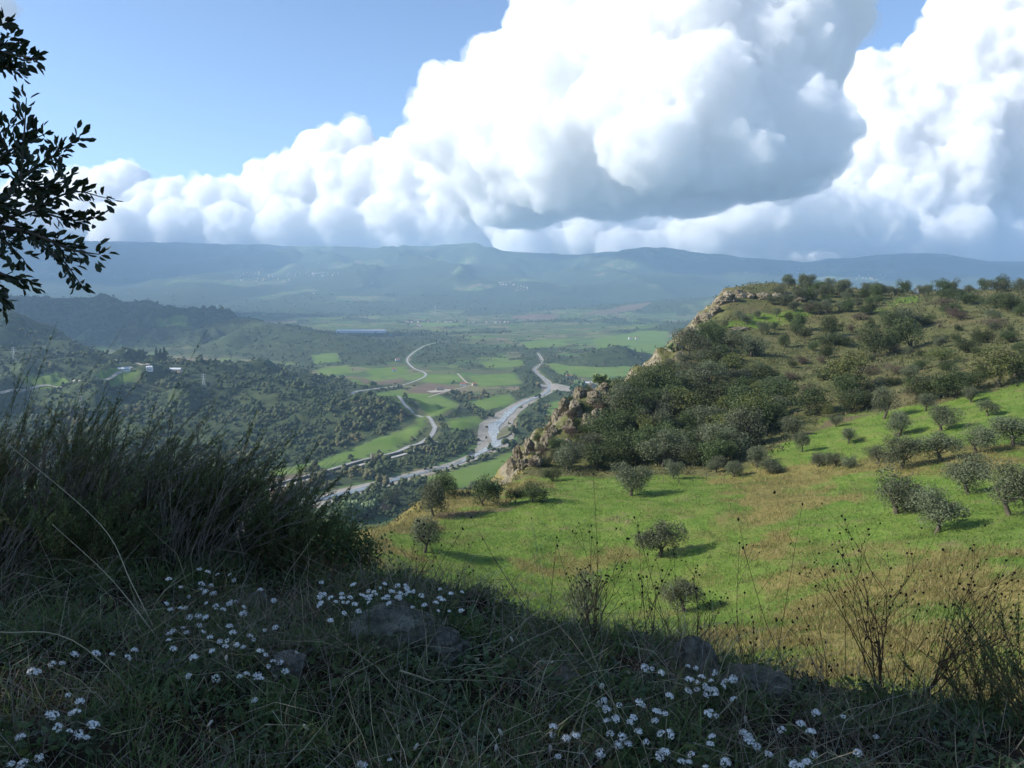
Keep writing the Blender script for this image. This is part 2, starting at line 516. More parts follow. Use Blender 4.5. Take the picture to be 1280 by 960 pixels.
def cloud(label, puffs, base, seed, voxel=70.0, deep=0.8, name='cloud', ragged=60, tilt=0.0, fringe=0.0):
    """puffs: (pixel, pixel, radius in pixels, km away).  base: height of the flat underside"""
    rg = np.random.default_rng(seed)
    C, S = [], []
    for px, py, rp, km in puffs:
        d = km * 1000.0
        r = rp * d / F
        C.append(at(px, py, d)); S.append(r)
    lev = [(np.array(C), np.array(S))]
    for n, k0, k1, off in ((40, 0.14, 0.46, 0.84), (11, 0.18, 0.5, 0.86)):
        c, s = lev[-1]
        v = rg.normal(size=(len(c), n, 3)); v[..., 2] += 0.35
        v /= np.linalg.norm(v, axis=2)[..., None]
        ks = rg.uniform(k0, k1, (len(c), n))
        cc = c[:, None] + v * (s[:, None] * off)[..., None] * np.array([1, deep, 1])
        lev.append((cc.reshape(-1, 3), (s[:, None] * ks).reshape(-1)))
    Vs, Fs, o = [], [], 0
    for (c, s), sub in zip(lev, (3, 2, 1)):
        k = c[:, 2] > base + tilt * c[:, 0] - 0.3 * s
        V, Fc = stamp(*ICO[sub], c[k], np.stack([s[k], s[k] * (deep if sub == 3 else 1), s[k]], 1))
        Vs.append(V); Fs.append(Fc + o); o += len(V)
    V = np.concatenate(Vs); Fc = np.concatenate(Fs)
    bz = base + tilt * V[:, 0]
    V[:, 2] = np.where(V[:, 2] < bz, bz + (V[:, 2] - bz) * 0.34, V[:, 2])
    V, N, Q = remeshed(V, Fc, voxel)
    bz = base + tilt * V[:, 0]
    up = smooth(-50, 500, V[:, 2] - bz)
    a = 1 - np.abs(fbm3(V / 620.0, 2, seed)) * 1.8
    b = 1 - np.abs(fbm3(V / 230.0, 3, seed + 3)) * 1.8
    c = fbm3(V / 95.0, 3, seed + 9)
    V = V + N * ((a - 0.5) * 150 + (b - 0.5) * 90 + c * 62)[:, None] * (0.4 + 0.6 * up)[:, None]
    def renormal(V):
        a, b, c_, d = (V[Q[:, k]] for k in range(4))
        fn = np.cross(c_ - a, d - b); n = np.zeros_like(V)
        for k in range(4):
            for i in range(3): n[:, i] += np.bincount(Q[:, k], fn[:, i], len(V))
        return n / (np.linalg.norm(n, axis=1)[:, None] + 1e-9)
    N = renormal(V)
    d1 = 1 - np.abs(fbm3(V / 330.0 + 3, 2, seed + 31)) * 2.0
    d2 = 1 - np.abs(fbm3(V / 130.0 + 5, 2, seed + 33)) * 2.0
    d3 = fbm3(V / 70.0 + 11, 4, seed + 35, 0.62)
    rough_ = smooth(-.25, .35, fbm3(V / 900.0, 2, seed + 37))[:, None]      # some faces are torn, others smooth
    V = V + N * ((d1 - .5) * 120 + ((d2 - .5) * 95 + d3 * 70) * (.35 + 1.0 * rough_[:, 0]))[:, None] * (0.6 + 0.4 * up)[:, None]
    V[:, 2] = np.maximum(V[:, 2], bz - 2.2 * ragged + 1.4 * ragged * fbm2(V[:, 0] / 600, V[:, 1] / 600, 4, seed))
    def clean(V):
        W, _, G = remeshed(V, np.concatenate([Q[:, :3], Q[:, [0, 2, 3]]]), voxel * 0.9)
        return W, G
    Vc, Qc = clean(V)
    me = new_mesh(name, Vc, Qc, CLOUD_MAT, True)
    if fringe:                                   # thin torn vapour round the dense body
        e = fbm3(V / 260.0 + 9, 4, seed + 21)
        V2 = V + N * (fringe * 2.3 * (-0.55 + 3.2 * np.clip(e + 0.2, 0, 1.2)))[:, None]
        V2[:, 2] = np.maximum(V2[:, 2], bz - ragged * 1.3)
        link('cloud_fringe', new_mesh('cloud_fringe', *clean(V2), FRINGE_MAT, True), label='thin torn vapour at the edges of ' + label.split(' with')[0].split(' lying')[0].split(' standing')[0], cat='cloud', group='clouds over the mountains', kind='stuff')
    return link(name, me, label=label, cat='cloud', group='clouds over the mountains', kind='stuff')

HAZE_TOP, HAZE_BACK = 1000.0, 15600.0

HAZE_TOP, HAZE_BACK = 800.0, 14300.0

cloud('low bank of white cumulus lying along the far mountain skyline under blue sky', [
    (70, 262, 36, 19), (118, 258, 34, 18.6), (152, 248, 32, 18.8), (185, 272, 32, 18.4), (222, 268, 34, 18.5), (262, 268, 36, 18.3),
    (300, 262, 34, 18.6), (338, 248, 34, 18.4), (372, 240, 36, 18.2), (408, 203, 34, 18.5), (440, 186, 24, 18.4), (425, 235, 42, 18.2),
    (470, 238, 40, 18), (478, 200, 18, 18.2), (505, 235, 40, 17.8), (530, 215, 44, 17.6), (565, 220, 54, 17.4), (605, 235, 56, 17.2), (650, 250, 46, 17.2), (150, 292, 30, 17.6), (220, 294, 30, 17.6), (290, 294, 30, 17.6), (360, 292, 32, 17.5),
    (430, 288, 36, 17.5), (500, 285, 38, 17.2), (570, 282, 38, 17), (640, 288, 34, 16.9), (20, 275, 34, 19), (-60, 270, 40, 19), (-140, 270, 40, 19)], 560.0, 3, 50, fringe=36)
cloud('towering white cumulus with a broad grey underside filling the middle of the sky', [
    (560, 165, 36, 10.9), (556, 150, 30, 10.9), (600, 128, 40, 10.8), (552, 116, 20, 11.0), (644, 96, 44, 10.6), (705, 46, 56, 10.4), (750, 0, 62, 10.4),
    (610, 190, 46, 10.8), (650, 175, 60, 10.4), (720, 170, 74, 9.9), (790, 95, 90, 10.2), (850, 20, 100, 10.2), (870, 160, 90, 9.7), (945, 90, 86, 10), (960, 0, 80, 10.3),
    (790, 215, 70, 9.8), (710, 225, 56, 10), (985, 150, 52, 9.4), (1012, 70, 40, 10), (1035, 15, 40, 10.2), (925, 195, 64, 9.2), (640, 240, 46, 10.8),
    (780, -90, 100, 10.5), (920, -100, 110, 10.5), (690, -8, 40, 10.4), (1000, 170, 50, 9.2), (680, 110, 50, 9.7), (770, 140, 46, 9.2), (880, 110, 50, 9.0), (820, 190, 46, 8.9), (1030, -60, 60, 10.2),
    (760, 250, 50, 11.5), (860, 240, 60, 11.5), (660, 252, 46, 11.6), (960, 210, 56, 11.0), (590, 225, 40, 11.4)], 960.0, 5, 29, ragged=190, tilt=0.10, fringe=30)
cloud('pale grey cloud layer low over the mountains beneath the towering cloud', [
    (640, 290, 23, 16.51), (665, 287, 28, 17.97), (705, 300, 25, 16.9), (733, 289, 23, 16.0), (776, 301, 33, 17.64), (802, 292, 31, 17.45), (843, 302, 23, 17.1), (879, 295, 24, 16.73), (903, 303, 34, 16.93), (932, 302, 30, 17.87), (973, 295, 28, 17.08), (1004, 289, 26, 17.68), (1027, 287, 31, 16.19), (1061, 294, 27, 18.19), (1087, 293, 25, 17.17), (1115, 292, 32, 16.3), (1149, 302, 23, 15.57), (1176, 300, 31, 16.06), (1206, 289, 28, 15.52), (1243, 302, 35, 17.46), (1286, 286, 26, 18.1), (1325, 293, 35, 17.14), (1365, 291, 25, 16.64), (650, 317, 30, 15.73), (686, 313, 22, 16.45), (729, 316, 21, 16.77), (774, 315, 21, 15.29), (813, 320, 21, 15.27), (859, 315, 30, 15.4), (906, 321, 24, 16.78), (951, 315, 24, 15.26), (996, 315, 29, 16.53), (1042, 313, 23, 15.59), (1082, 315, 29, 15.43), (1119, 322, 26, 16.78), (1163, 322, 27, 16.47), (1214, 318, 21, 15.54), (1267, 322, 29, 15.74), (1316, 321, 26, 16.5), (1363, 320, 27, 15.63)], 300.0, 21, 56, fringe=40)
cloud('grey and white cumulus standing at the right behind the towering cloud', [
    (1085, 125, 42, 17.2), (1125, 130, 44, 17.2), (1150, 105, 32, 17.2), (1195, 95, 60, 17.2), (1220, 40, 50, 17.4), (1250, 100, 80, 17.2), (1300, 30, 80, 17.5),
    (1110, 190, 66, 17), (1070, 205, 44, 17), (1180, 200, 80, 16.9), (1270, 210, 90, 16.9), (1350, 150, 100, 17.2), (1050, 255, 50, 16.8), (1130, 262, 60, 16.6),
    (1220, 265, 60, 16.6), (1310, 265, 60, 16.6), (1400, 260, 80, 16.8), (1270, -30, 60, 17.6), (980, 272, 46, 16.8), (910, 280, 40, 16.8)], 760.0, 8, 46, ragged=160, fringe=36)
cloud('bright low puff of cloud in front of the grey base at the right', [
    (890, 292, 22, 14.7), (925, 280, 28, 14.7), (965, 272, 34, 14.75), (1010, 268, 30, 14.8), (1050, 278, 32, 14.8), (1090, 283, 30, 14.8), (1120, 292, 22, 14.75), (1000, 292, 24, 14.7), (1055, 297, 20, 14.7), (940, 296, 20, 14.7)], 560.0, 9, 40, ragged=90, fringe=30)
cloud('small torn white cloud at the top left corner of the sky', [(-8, 8, 14, 14.5), (-30, 0, 22, 14.5), (5, 14, 8, 14.5)], 3000.0, 12, 40, fringe=40)
# clouds to the left, outside the picture: they keep the sun off the mountains and the nearer ridge
cloud('tall cloud shading the far mountains from beyond the left of the view', [
    (-330, 160, 130, 11), (-330, 50, 130, 11), (-420, 120, 120, 9.3), (-430, 20, 120, 9.2), (-290, 150, 110, 12.6), (-290, 50, 120, 12.6), (-520, 100, 120, 8.2)], 1250.0, 14, 150)
cloud('small cloud shading the near ridge from beyond the left of the view', [
    (-760, 60, 170, 2.7), (-700, 20, 190, 3.05), (-560, 60, 120, 4.4), (-600, 20, 130, 4.8), (-900, 60, 150, 2.6)], 905.0, 15, 60)

# ------------------------------------------------------------------ haze: one closed box of even, thin air
def box_mesh(name, lo, hi, mat):
    V = np.array([(x, y, z) for x in (lo[0], hi[0]) for y in (lo[1], hi[1]) for z in (lo[2], hi[2])])
    Q = np.array([(0, 1, 3, 2), (4, 6, 7, 5), (0, 4, 5, 1), (2, 3, 7, 6), (0, 2, 6, 4), (1, 5, 7, 3)])
    return new_mesh(name, V, Q, mat)
hz = bpy.data.materials.new('haze_air')
hz.use_nodes = True
_n = hz.node_tree.nodes
_n.remove(_n['Principled BSDF'])
_pv = _n.new('ShaderNodeVolumePrincipled')
_pv.inputs['Color'].default_value = (0.47, 0.71, 1.0, 1)
_pv.inputs['Density'].default_value = 0.000084
_pv.inputs['Anisotropy'].default_value = 0.2
_pv.inputs['Density Attribute'].default_value = ''
hz.node_tree.links.new(_pv.outputs[0], _n['Material Output'].inputs['Volume'])
link('haze', box_mesh('haze', (-15500, -1200, -330), (15500, HAZE_BACK, HAZE_TOP), hz), kind='stuff')

# ------------------------------------------------------------------ the ground, one sheet out to the mountains
def ground_zones(X, Y, Z, slope):
    """what covers the ground: two colour layers of four weights each"""
    A = np.zeros((len(X), 4)); B = np.zeros((len(X), 4))
    nr = (np.hypot(X, Y - 150) < 560) & (Z > -90)
    fr = ~nr & (Y > 300)
    A[nr] = zones_near(X[nr], Y[nr], Z[nr], slope[nr])
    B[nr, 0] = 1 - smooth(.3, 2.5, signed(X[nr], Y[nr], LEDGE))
    B[fr] = zones_far(X[fr], Y[fr], Z[fr])
    return A, B

def zones_near(X, Y, Z, slope):
    A = np.zeros((len(X), 4)); near = 1.0
    w = 3.0 * noise2(X / 9, Y / 9, 101) + 1.2 * noise2(X / 2.6, Y / 2.6, 102)
    def zone(pl, soft, warp):
        return 1 - smooth(-soft, soft, signed(X, Y, pl) + warp)
    grass = np.maximum(zone(GRASS, 1.6, w), zone(TERR1, 2.0, w)); grass = np.maximum(grass, zone(TERR2, 2.0, w))
    A[:, 0] = grass * near
    dry = 0; dn = fbm2(X / 5, Y / 5, 4, 105)
    for (x, y, r, k) in DRY:
        q = np.hypot(X - x, (Y - y) * 0.8)
        dry = np.maximum(dry, k * (1 - smooth(r * 0.35, r * 1.25, q + 0.4 * r * dn)))
    for pl, k in DRYP:
        dry = np.maximum(dry, k * zone(pl, 3.5, w * 1.6 + 5 * dn))
    A[:, 1] = dry * near
    rimd = signed(X, Y, RIM)
    rock = smooth(0.62, 0.95, slope) * smooth(-14, -2, rimd) * (Y > 120)
    A[:, 2] = np.clip(rock * (0.65 + 0.7 * fbm2(X / 6, Y / 6, 3, 106)), 0, 1) * near
    dirt = 0
    for pl, k in DIRT:
        d, _ = seg_dist(X, Y, pl)
        dirt = np.maximum(dirt, 1 - smooth(k * 0.5, k * 1.3, d + w * 0.6))
    A[:, 3] = dirt * near
    return A

def zones_far(X, Y, Z):
    B = np.zeros((len(X), 4)); plain = 1.0
    wl = 25 * noise2(X / 90, Y / 90, 103)
    def zone(pl, soft, warp):
        return 1 - smooth(-soft, soft, signed(X, Y, pl) + warp)
    for pl in FIELDS_GREEN:
        B[:, 0] = np.maximum(B[:, 0], zone(pl, 5 + Y / 400, wl * 0.12))
    for pl in FIELDS_BROWN:
        B[:, 1] = np.maximum(B[:, 1], zone(pl, 5 + Y / 400, wl * 0.12))
    B[:, 0] *= plain; B[:, 1] *= plain
    B[:, 2] = wood_mask(X, Y, Z) * plain
    kn = smooth(85, 120, seg_dist(X, Y, SPURS[3])[0]); B[:, 0] *= kn; B[:, 1] *= kn
    B[:, 3] = 1.0
    return B

def plan(lst, z=None):
    if z is not None:
        return [on_floor(x, y, z) for x, y in lst]
    p = hit([q[0] for q in lst], [q[1] for q in lst])
    return [(a, b) for a, b, c in p]
GRASS = plan([(430, 705), (448, 668), (520, 640), (600, 616), (645, 600), (760, 597), (850, 594), (920, 591), (955, 574), (990, 550), (1030, 523),
              (1090, 515), (1170, 507), (1275, 481)]) + [(170, 130), (60, -20), (0, 8), (-14, 30)]
TERR1 = plan([(897, 409), (925, 398), (955, 390), (1010, 387), (1018, 395), (990, 402), (950, 409)])
TERR2 = plan([(1098, 388), (1120, 372), (1145, 370), (1150, 378)])
_d = [(980, 625, 75, .9), (950, 650, 45, .8), (1000, 600, 60, .7), (1010, 690, 60, .5), (1100, 740, 130, .8), (1240, 740, 110, .8), (1180, 800, 150, .95), (960, 790, 90, .8),
      (700, 700, 40, .5), (860, 640, 40, .4), (1220, 570, 60, .5), (1275, 590, 50, .5), (480, 660, 50, .9), (540, 625, 50, .8), (560, 640, 40, .6), (450, 700, 60, .95), (400, 706, 50, .95), (430, 670, 50, .95), (500, 636, 50, .9), (600, 620, 40, .7), (1060, 800, 90, .9), (1150, 720, 90, .8), (900, 830, 70, .8), (1280, 690, 80, .7), (880, 720, 60, .4),
      (1000, 860, 150, .9), (1250, 860, 150, .95), (780, 820, 70, .6), (1080, 690, 50, .5), (1120, 560, 40, .3), (930, 600, 40, .4)]
_h = hit([q[0] for q in _d], [q[1] for q in _d])
DRY = [(p[0], p[1], q[2] * p[1] / F, q[3]) for p, q in zip(_h, _d)]
DRYP = [(plan(q), k) for q, k in (([(345, 722), (420, 664), (500, 629), (560, 611), (650, 598), (680, 604), (640, 622), (585, 642), (535, 655), (498, 690), (430, 722)], .95),
        ([(925, 602), (1045, 588), (1010, 640), (960, 692), (915, 664)], .75), ([(985, 705), (1290, 690), (1330, 880), (1000, 890), (925, 800)], .7), ([(640, 700), (775, 688), (765, 722), (655, 728)], .6), ([(860, 590), (1290, 553), (1290, 582), (905, 604)], .7))]
DIRT = [(plan([(975, 553), (1000, 545), (1040, 527), (1090, 517), (1110, 512)]), 1.6), (plan([(690, 641), (712, 636)]), 1.0), 
        (plan([(560, 645), (660, 632), (700, 628)]), 0.9)]
FIELDS_GREEN = [plan(q, FLOOR) for q in (
    [(335, 589), (400, 577), (470, 559), (519, 541), (526, 528), (533, 541), (523, 553), (490, 564), (440, 575), (385, 588), (345, 597)],
    [(452, 500), (500, 487), (545, 493), (572, 505), (568, 522), (545, 533), (520, 524), (478, 508)],
    [(690, 503), (718, 500), (712, 526), (682, 523)], [(682, 455), (740, 451), (795, 461), (818, 470), (740, 472), (700, 468)],
    [(520, 468), (578, 468), (582, 476), (535, 480)], [(640, 585), (625, 600), (560, 612), (520, 600), (600, 580), (650, 560)],
    [(455, 462), (505, 458), (512, 466), (470, 472)], [(585, 470), (640, 467), (652, 479), (600, 484)], [(588, 502), (636, 493), (646, 503), (600, 514)], [(556, 532), (596, 521), (606, 534), (566, 548)], [(430, 476), (470, 470), (490, 478), (450, 488)], [(395, 462), (435, 456), (440, 466), (400, 470)], [(600, 452), (650, 450), (655, 458), (610, 460)], [(650, 428), (700, 424), (712, 432), (660, 436)], [(520, 404), (575, 404), (580, 408), (530, 409)])]
FIELDS_GREEN += [plan(q) for q in ([(740, 424), (800, 413), (835, 414), (832, 442), (790, 436), (760, 434)], [(120, 468), (150, 458), (180, 461), (172, 474), (130, 477)],
                                    [(20, 475), (70, 465), (95, 474), (60, 486)], [(195, 398), (235, 394), (232, 409), (200, 408)], [(390, 444), (420, 441), (425, 452), (395, 454)])]
FIELDS_BROWN = [plan(q, FLOOR) for q in ([(502, 491), (535, 478), (572, 483), (560, 493)], [(440, 470), (470, 478), (505, 472), (500, 480), (455, 484)],
                                          [(260, 620), (340, 596), (385, 592), (390, 604), (300, 640)])]
FIELDS_BROWN += [plan(q) for q in ([(725, 392), (790, 380), (815, 378), (800, 386), (740, 393)], [(640, 395), (700, 394), (690, 399), (640, 399)])]

def wood_mask(X, Y, Z):
    """where the far-off woods and riverside thickets stand, 0..1"""
    d0, _ = seg_dist(X, Y, SPURS[0]); d1, _ = seg_dist(X, Y, SPURS[1]); d2, _ = seg_dist(X, Y, SPURS[2])
    n1 = fbm2(X / 170, Y / 170, 4, 201); n2 = fbm2(X / 620, Y / 620, 3, 205); n3 = fbm2(X / 1500, Y / 1500, 3, 208)
    m = smooth(0.02, 0.34, n2 + 0.55 * n1 - 0.08)
    m = np.maximum(m, (1 - smooth(330, 440, d0 + 60 * n1)) * smooth(-1.1, -0.2, n1 + (Z < -150) * 0.9 + 0.25))
    m = np.maximum(m, 1 - smooth(240, 330, d1))

    m = np.maximum(m, (1 - smooth(250, 520, d2 + 150 * n1)) * 0.9)
    rd, rp = seg_dist(X, Y, RIVER)
    rw = np.interp(rp, range(len(RIVER)), [p[2] for p in RIVER])
    belt = (1 - smooth(30, 75, rd - rw + 30 * n1)) * (Y > 700)
    m = np.maximum(m, belt)
    flat = 1 - smooth(-190, -170, Z)
    up = smooth(4200, 6500, Y)
    m = m * (1 - up) + up * smooth(-0.75, -0.1, n3 + 0.5 * n2)  # mountain woods, spread wider so their dark tone stands in for cloud shadow
    for pl in FIELDS_GREEN + FIELDS_BROWN:
        m = m * smooth(-2, 9, signed(X, Y, pl))
    m = np.maximum(m, 1 - smooth(90, 125, seg_dist(X, Y, SPURS[3])[0]))
    m = m * smooth(2, 9, rd - rw * 1.4)
    m = m * smooth(6, 13, seg_dist(X, Y, ROAD)[0])
    return m

ROAD_PX = [(560, 428), (545, 430), (532.7, 433), (519, 439.6), (509, 449.6), (516, 459.7), (531, 466.4), (529, 472), (507.5, 480.5), (474, 488), (447, 496.7), (440, 502),
           (467, 508), (487, 517), (504, 527), (527, 530.5), (540, 538), (543.8, 546.5), (534, 555.5), (514, 562), (484, 570.6), (443.7, 579), (400, 590.7), (330, 609), (230, 637), (60, 690)]
def spline(P, n=8):
    P = np.asarray(P, float); P = np.vstack([2 * P[0] - P[1], P, 2 * P[-1] - P[-2]])
    out = []
    for i in range(1, len(P) - 2):
        for t in np.arange(n) / n:
            a, b, c, d = P[i - 1:i + 3]
            out.append(0.5 * (2 * b + (c - a) * t + (2 * a - 5 * b + 4 * c - d) * t * t + (3 * b - a - 3 * c + d) * t ** 3))
    out.append(P[-2])
    return np.array(out)
ROAD = [tuple(p) for p in spline([on_floor(x, y) for x, y in ROAD_PX], 3)]

def build_ground():
    half = np.tan(R(47)) * np.linspace(-1, 1, 1021)
    az = np.arctan(half)
    az = np.concatenate([az, np.linspace(az[-1], 2 * math.pi + az[0], 150)[1:-1]])
    rad = np.exp(np.linspace(math.log(0.6), math.log(15800.0), 800))
    # keep everything inside the box of air: circle in front, shorter behind
    A_, R_ = np.meshgrid(az, rad)
    lim = np.where(np.cos(A_) < 0.55, 1100.0 + 5000.0 * np.clip(np.cos(A_), 0, 1), 1e9)
    Rr = np.minimum(R_, np.maximum(lim, 0) * (0.5 + 0.5 * R_ / 15800.0) + 0.0)
    X = (np.sin(A_) * Rr); Y = np.cos(A_) * Rr
    Y = np.minimum(Y, 14100.0 + R_ * 0.003)
    nr, na = X.shape
    Z = height(X, Y)
    Z0 = float(height(np.array([0.0]), np.array([0.0]))[0])
    V = np.concatenate([np.stack([X, Y, Z], -1).reshape(-1, 3), [[0, 0, Z0]]])
    ii, jj = np.meshgrid(np.arange(nr - 1), np.arange(na), indexing='ij')
    j2 = (jj + 1) % na
    Q = np.stack([ii * na + jj, ii * na + j2, (ii + 1) * na + j2, (ii + 1) * na + jj], -1).reshape(-1, 4)[:, ::-1]
    T = np.stack([np.full(na, len(V) - 1), np.arange(na), (np.arange(na) + 1) % na], -1)[:, ::-1]
    gz_r = np.gradient(Z, axis=0) / np.maximum(np.hypot(np.gradient(X, axis=0), np.gradient(Y, axis=0)), 1e-3)
    gz_a = np.gradient(Z, axis=1) / np.maximum(np.hypot(np.gradient(X, axis=1), np.gradient(Y, axis=1)), 1e-3)
    slope = np.append(np.hypot(gz_r, gz_a).ravel(), 0.0)
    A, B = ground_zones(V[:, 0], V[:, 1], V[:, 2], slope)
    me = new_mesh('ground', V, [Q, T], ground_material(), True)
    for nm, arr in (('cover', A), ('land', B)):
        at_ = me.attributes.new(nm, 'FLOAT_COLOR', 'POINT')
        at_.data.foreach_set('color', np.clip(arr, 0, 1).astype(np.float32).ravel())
    return link('ground', me, kind='structure')

def ground_material():
    t = NT('ground_cover')
    P = t.coords()
    a = t.node('ShaderNodeAttribute', attribute_name='cover'); b = t.node('ShaderNodeAttribute', attribute_name='land')
    sa = t.node('ShaderNodeSeparateColor'); t.set(sa.inputs[0], a.outputs['Color'])
    sb = t.node('ShaderNodeSeparateColor'); t.set(sb.inputs[0], b.outputs['Color'])
    n_big = t.noise(P, 0.045, 5, 0.6); n_mid = t.noise(P, 0.33, 5, 0.65); n_fine = t.noise(P, 2.6, 5, 0.7)
    scrub = t.ramp(n_mid, [(0.30, (0.06, 0.07, 0.025)), (0.48, (0.105, 0.112, 0.042)), (0.62, (0.15, 0.145, 0.06)), (0.8, (0.09, 0.11, 0.035))])
    scrub = t.mix(t.step(n_big, 0.45, 0.7), scrub, (0.15, 0.128, 0.062))
    scrub = t.mix(t.step(n_fine, 0.5, 0.72), scrub, (0.045, 0.05, 0.02))
    grass = t.ramp(n_mid, [(0.25, (0.075, 0.130, 0.022)), (0.42, (0.115, 0.190, 0.030)), (0.56, (0.150, 0.215, 0.042)), (0.72, (0.20, 0.18, 0.075))])
    grass = t.mix(t.step(n_fine, 0.50, 0.75), grass, (0.055, 0.082, 0.018))
    dry = t.ramp(n_fine, [(0.3, (0.125, 0.115, 0.035)), (0.5, (0.215, 0.180, 0.060)), (0.7, (0.29, 0.24, 0.095))])
    rock = t.ramp(t.noise(P, 0.5, 8, 0.7), [(0.3, (0.09, 0.08, 0.05)), (0.5, (0.22, 0.19, 0.13)), (0.7, (0.33, 0.29, 0.215))])
    dirt = t.ramp(n_fine, [(0.3, (0.10, 0.07, 0.042)), (0.7, (0.19, 0.145, 0.09))])
    streak = t.noise(t.coords((1.0, 0.45, 1.0)), 0.16, 5, 0.7)
    grass = t.mix(t.math('MULTIPLY', t.step(streak, 0.50, 0.72), 0.6), grass, (0.205, 0.175, 0.062))
    c = t.mix(t.step(t.math('ADD', sa.outputs[0], t.math('MULTIPLY_ADD', n_mid, 0.5, -0.25)), 0.3, 0.7), scrub, grass)
    c = t.mix(t.step(t.math('ADD', sa.outputs[1], t.math('MULTIPLY_ADD', n_fine, 0.9, -0.45)), 0.25, 0.75), c, dry)
    c = t.mix(t.math('MULTIPLY', a.outputs['Alpha'], 0.9), c, dirt)
    c = t.mix(t.step(t.math('ADD', sa.outputs[2], t.math('MULTIPLY_ADD', n_mid, 0.7, -0.35)), 0.2, 0.6), c, rock)
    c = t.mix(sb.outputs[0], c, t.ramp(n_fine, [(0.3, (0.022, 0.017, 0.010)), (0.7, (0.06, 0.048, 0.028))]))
    # the plain and the slopes beyond: a patchwork of fields, scrub and wood
    vor = t.node('ShaderNodeTexVoronoi'); vor.inputs['Scale'].default_value = 0.012; vor.inputs['Randomness'].default_value = 0.9
    wob = t.noise(P, 0.012, 3, 0.5, 'Color')
    vv = t.node('ShaderNodeVectorMath', operation='MULTIPLY_ADD')
    t.set(vv.inputs[0], wob); vv.inputs[1].default_value = (70, 70, 0); t.set(vv.inputs[2], P)
    t.set(vor.inputs['Vector'], vv.outputs[0])
    sv = t.node('ShaderNodeSeparateColor'); t.set(sv.inputs[0], vor.outputs['Color'])
    patch = t.ramp(sv.outputs[0], [(0.0, (0.075, 0.115, 0.038)), (0.22, (0.12, 0.13, 0.055)), (0.4, (0.085, 0.145, 0.038)), (0.58, (0.18, 0.165, 0.08)), (0.72, (0.10, 0.105, 0.05)), (0.86, (0.13, 0.19, 0.048)), (0.95, (0.20, 0.155, 0.10))], 'CONSTANT')
    n_v = t.noise(P, 0.02, 6, 0.65)
    patch = t.mix(t.step(n_v, 0.48, 0.66), patch, (0.06, 0.072, 0.032))
    gf = t.ramp(t.noise(P, 0.016, 4, 0.6), [(0.3, (0.095, 0.165, 0.026)), (0.7, (0.15, 0.205, 0.05))])
    patch = t.mix(sb.outputs[0], patch, gf)
    patch = t.mix(sb.outputs[1], patch, t.ramp(n_v, [(0.3, (0.12, 0.085, 0.055)), (0.7, (0.19, 0.14, 0.095))]))
    wood = t.ramp(t.noise(P, 0.055, 4, 0.7), [(0.3, (0.022, 0.036, 0.014)), (0.55, (0.055, 0.074, 0.03)), (0.75, (0.10, 0.105, 0.045))])
    patch = t.mix(t.step(t.math('ADD', sb.outputs[2], t.math('MULTIPLY_ADD', n_v, 0.6, -0.3)), 0.3, 0.6), patch, wood)
    c = t.mix(b.outputs['Alpha'], c, patch)
    t.bump(t.math('ADD', n_fine, t.math('MULTIPLY', n_mid, 2.0)), 0.9, 0.35)
    return t.finish(c, 0.95, 0.1)
build_ground()
# ------------------------------------------------------------------ road and river, thin sheets on the plain
def ribbon(P, hw, off, across=5, lift=None):
    P = np.asarray(P, float)[:, :2]; hw = np.broadcast_to(hw, (len(P),))
    T = np.gradient(P, axis=0); T /= np.linalg.norm(T, axis=1)[:, None] + 1e-9
    N = np.stack([-T[:, 1], T[:, 0]], 1)
    s = np.linspace(-1, 1, across)
    G = P[:, None] + N[:, None] * (s[None, :, None] * hw[:, None, None])
    Z = height(G[..., 0], G[..., 1]) + off
    if lift is not None: Z = np.broadcast_to(lift[:, None], Z.shape).copy()
    V = np.concatenate([G, Z[..., None]], -1).reshape(-1, 3)
    i, j = np.meshgrid(np.arange(len(P) - 1), np.arange(across - 1), indexing='ij')
    a = i * across + j
    return V, np.stack([a, a + across, a + across + 1, a + 1], -1).reshape(-1, 4)[:, ::-1]

def simple_mat(name, color, rough=0.85, spec=0.2, vary=0.25, scale=3.0):
    t = NT(name)
    n = t.noise(t.coords(), scale, 4, 0.6)
    dark = tuple(c * (1 - vary) for c in color); light = tuple(min(1, c * (1 + vary)) for c in color)
    return t.finish(t.ramp(n, [(0.3, dark), (0.7, light)]), rough, spec)

t = NT('river_gravel')
_P = t.coords()
M_GRAVEL = t.finish(t.ramp(t.noise(_P, 0.05, 6, 0.7), [(0.3, (0.16, 0.15, 0.09)), (0.45, (0.26, 0.235, 0.19)), (0.58, (0.34, 0.31, 0.27)), (0.70, (0.10, 0.11, 0.05))]), 0.95, 0.1)
t = NT('river_water')
_w = t.noise(t.coords((1, 1, 1)), 0.12, 5, 0.7)
t.bump(_w, 0.25, 0.5)
M_WATER = t.finish(t.ramp(t.noise(t.coords(), 0.03, 4, 0.6), [(0.35, (0.10, 0.12, 0.12)), (0.65, (0.20, 0.22, 0.22))]), 0.22, 0.5)
M_ROAD = simple_mat('road_asphalt', (0.30, 0.29, 0.27), 0.9, 0.2, 0.12, 0.4)
M_DARKWALL = simple_mat('old_concrete', (0.13, 0.12, 0.105), 0.9, 0.2, 0.3, 0.3)
M_PALE = simple_mat('pale_concrete', (0.42, 0.40, 0.36), 0.9, 0.2, 0.15, 0.3)

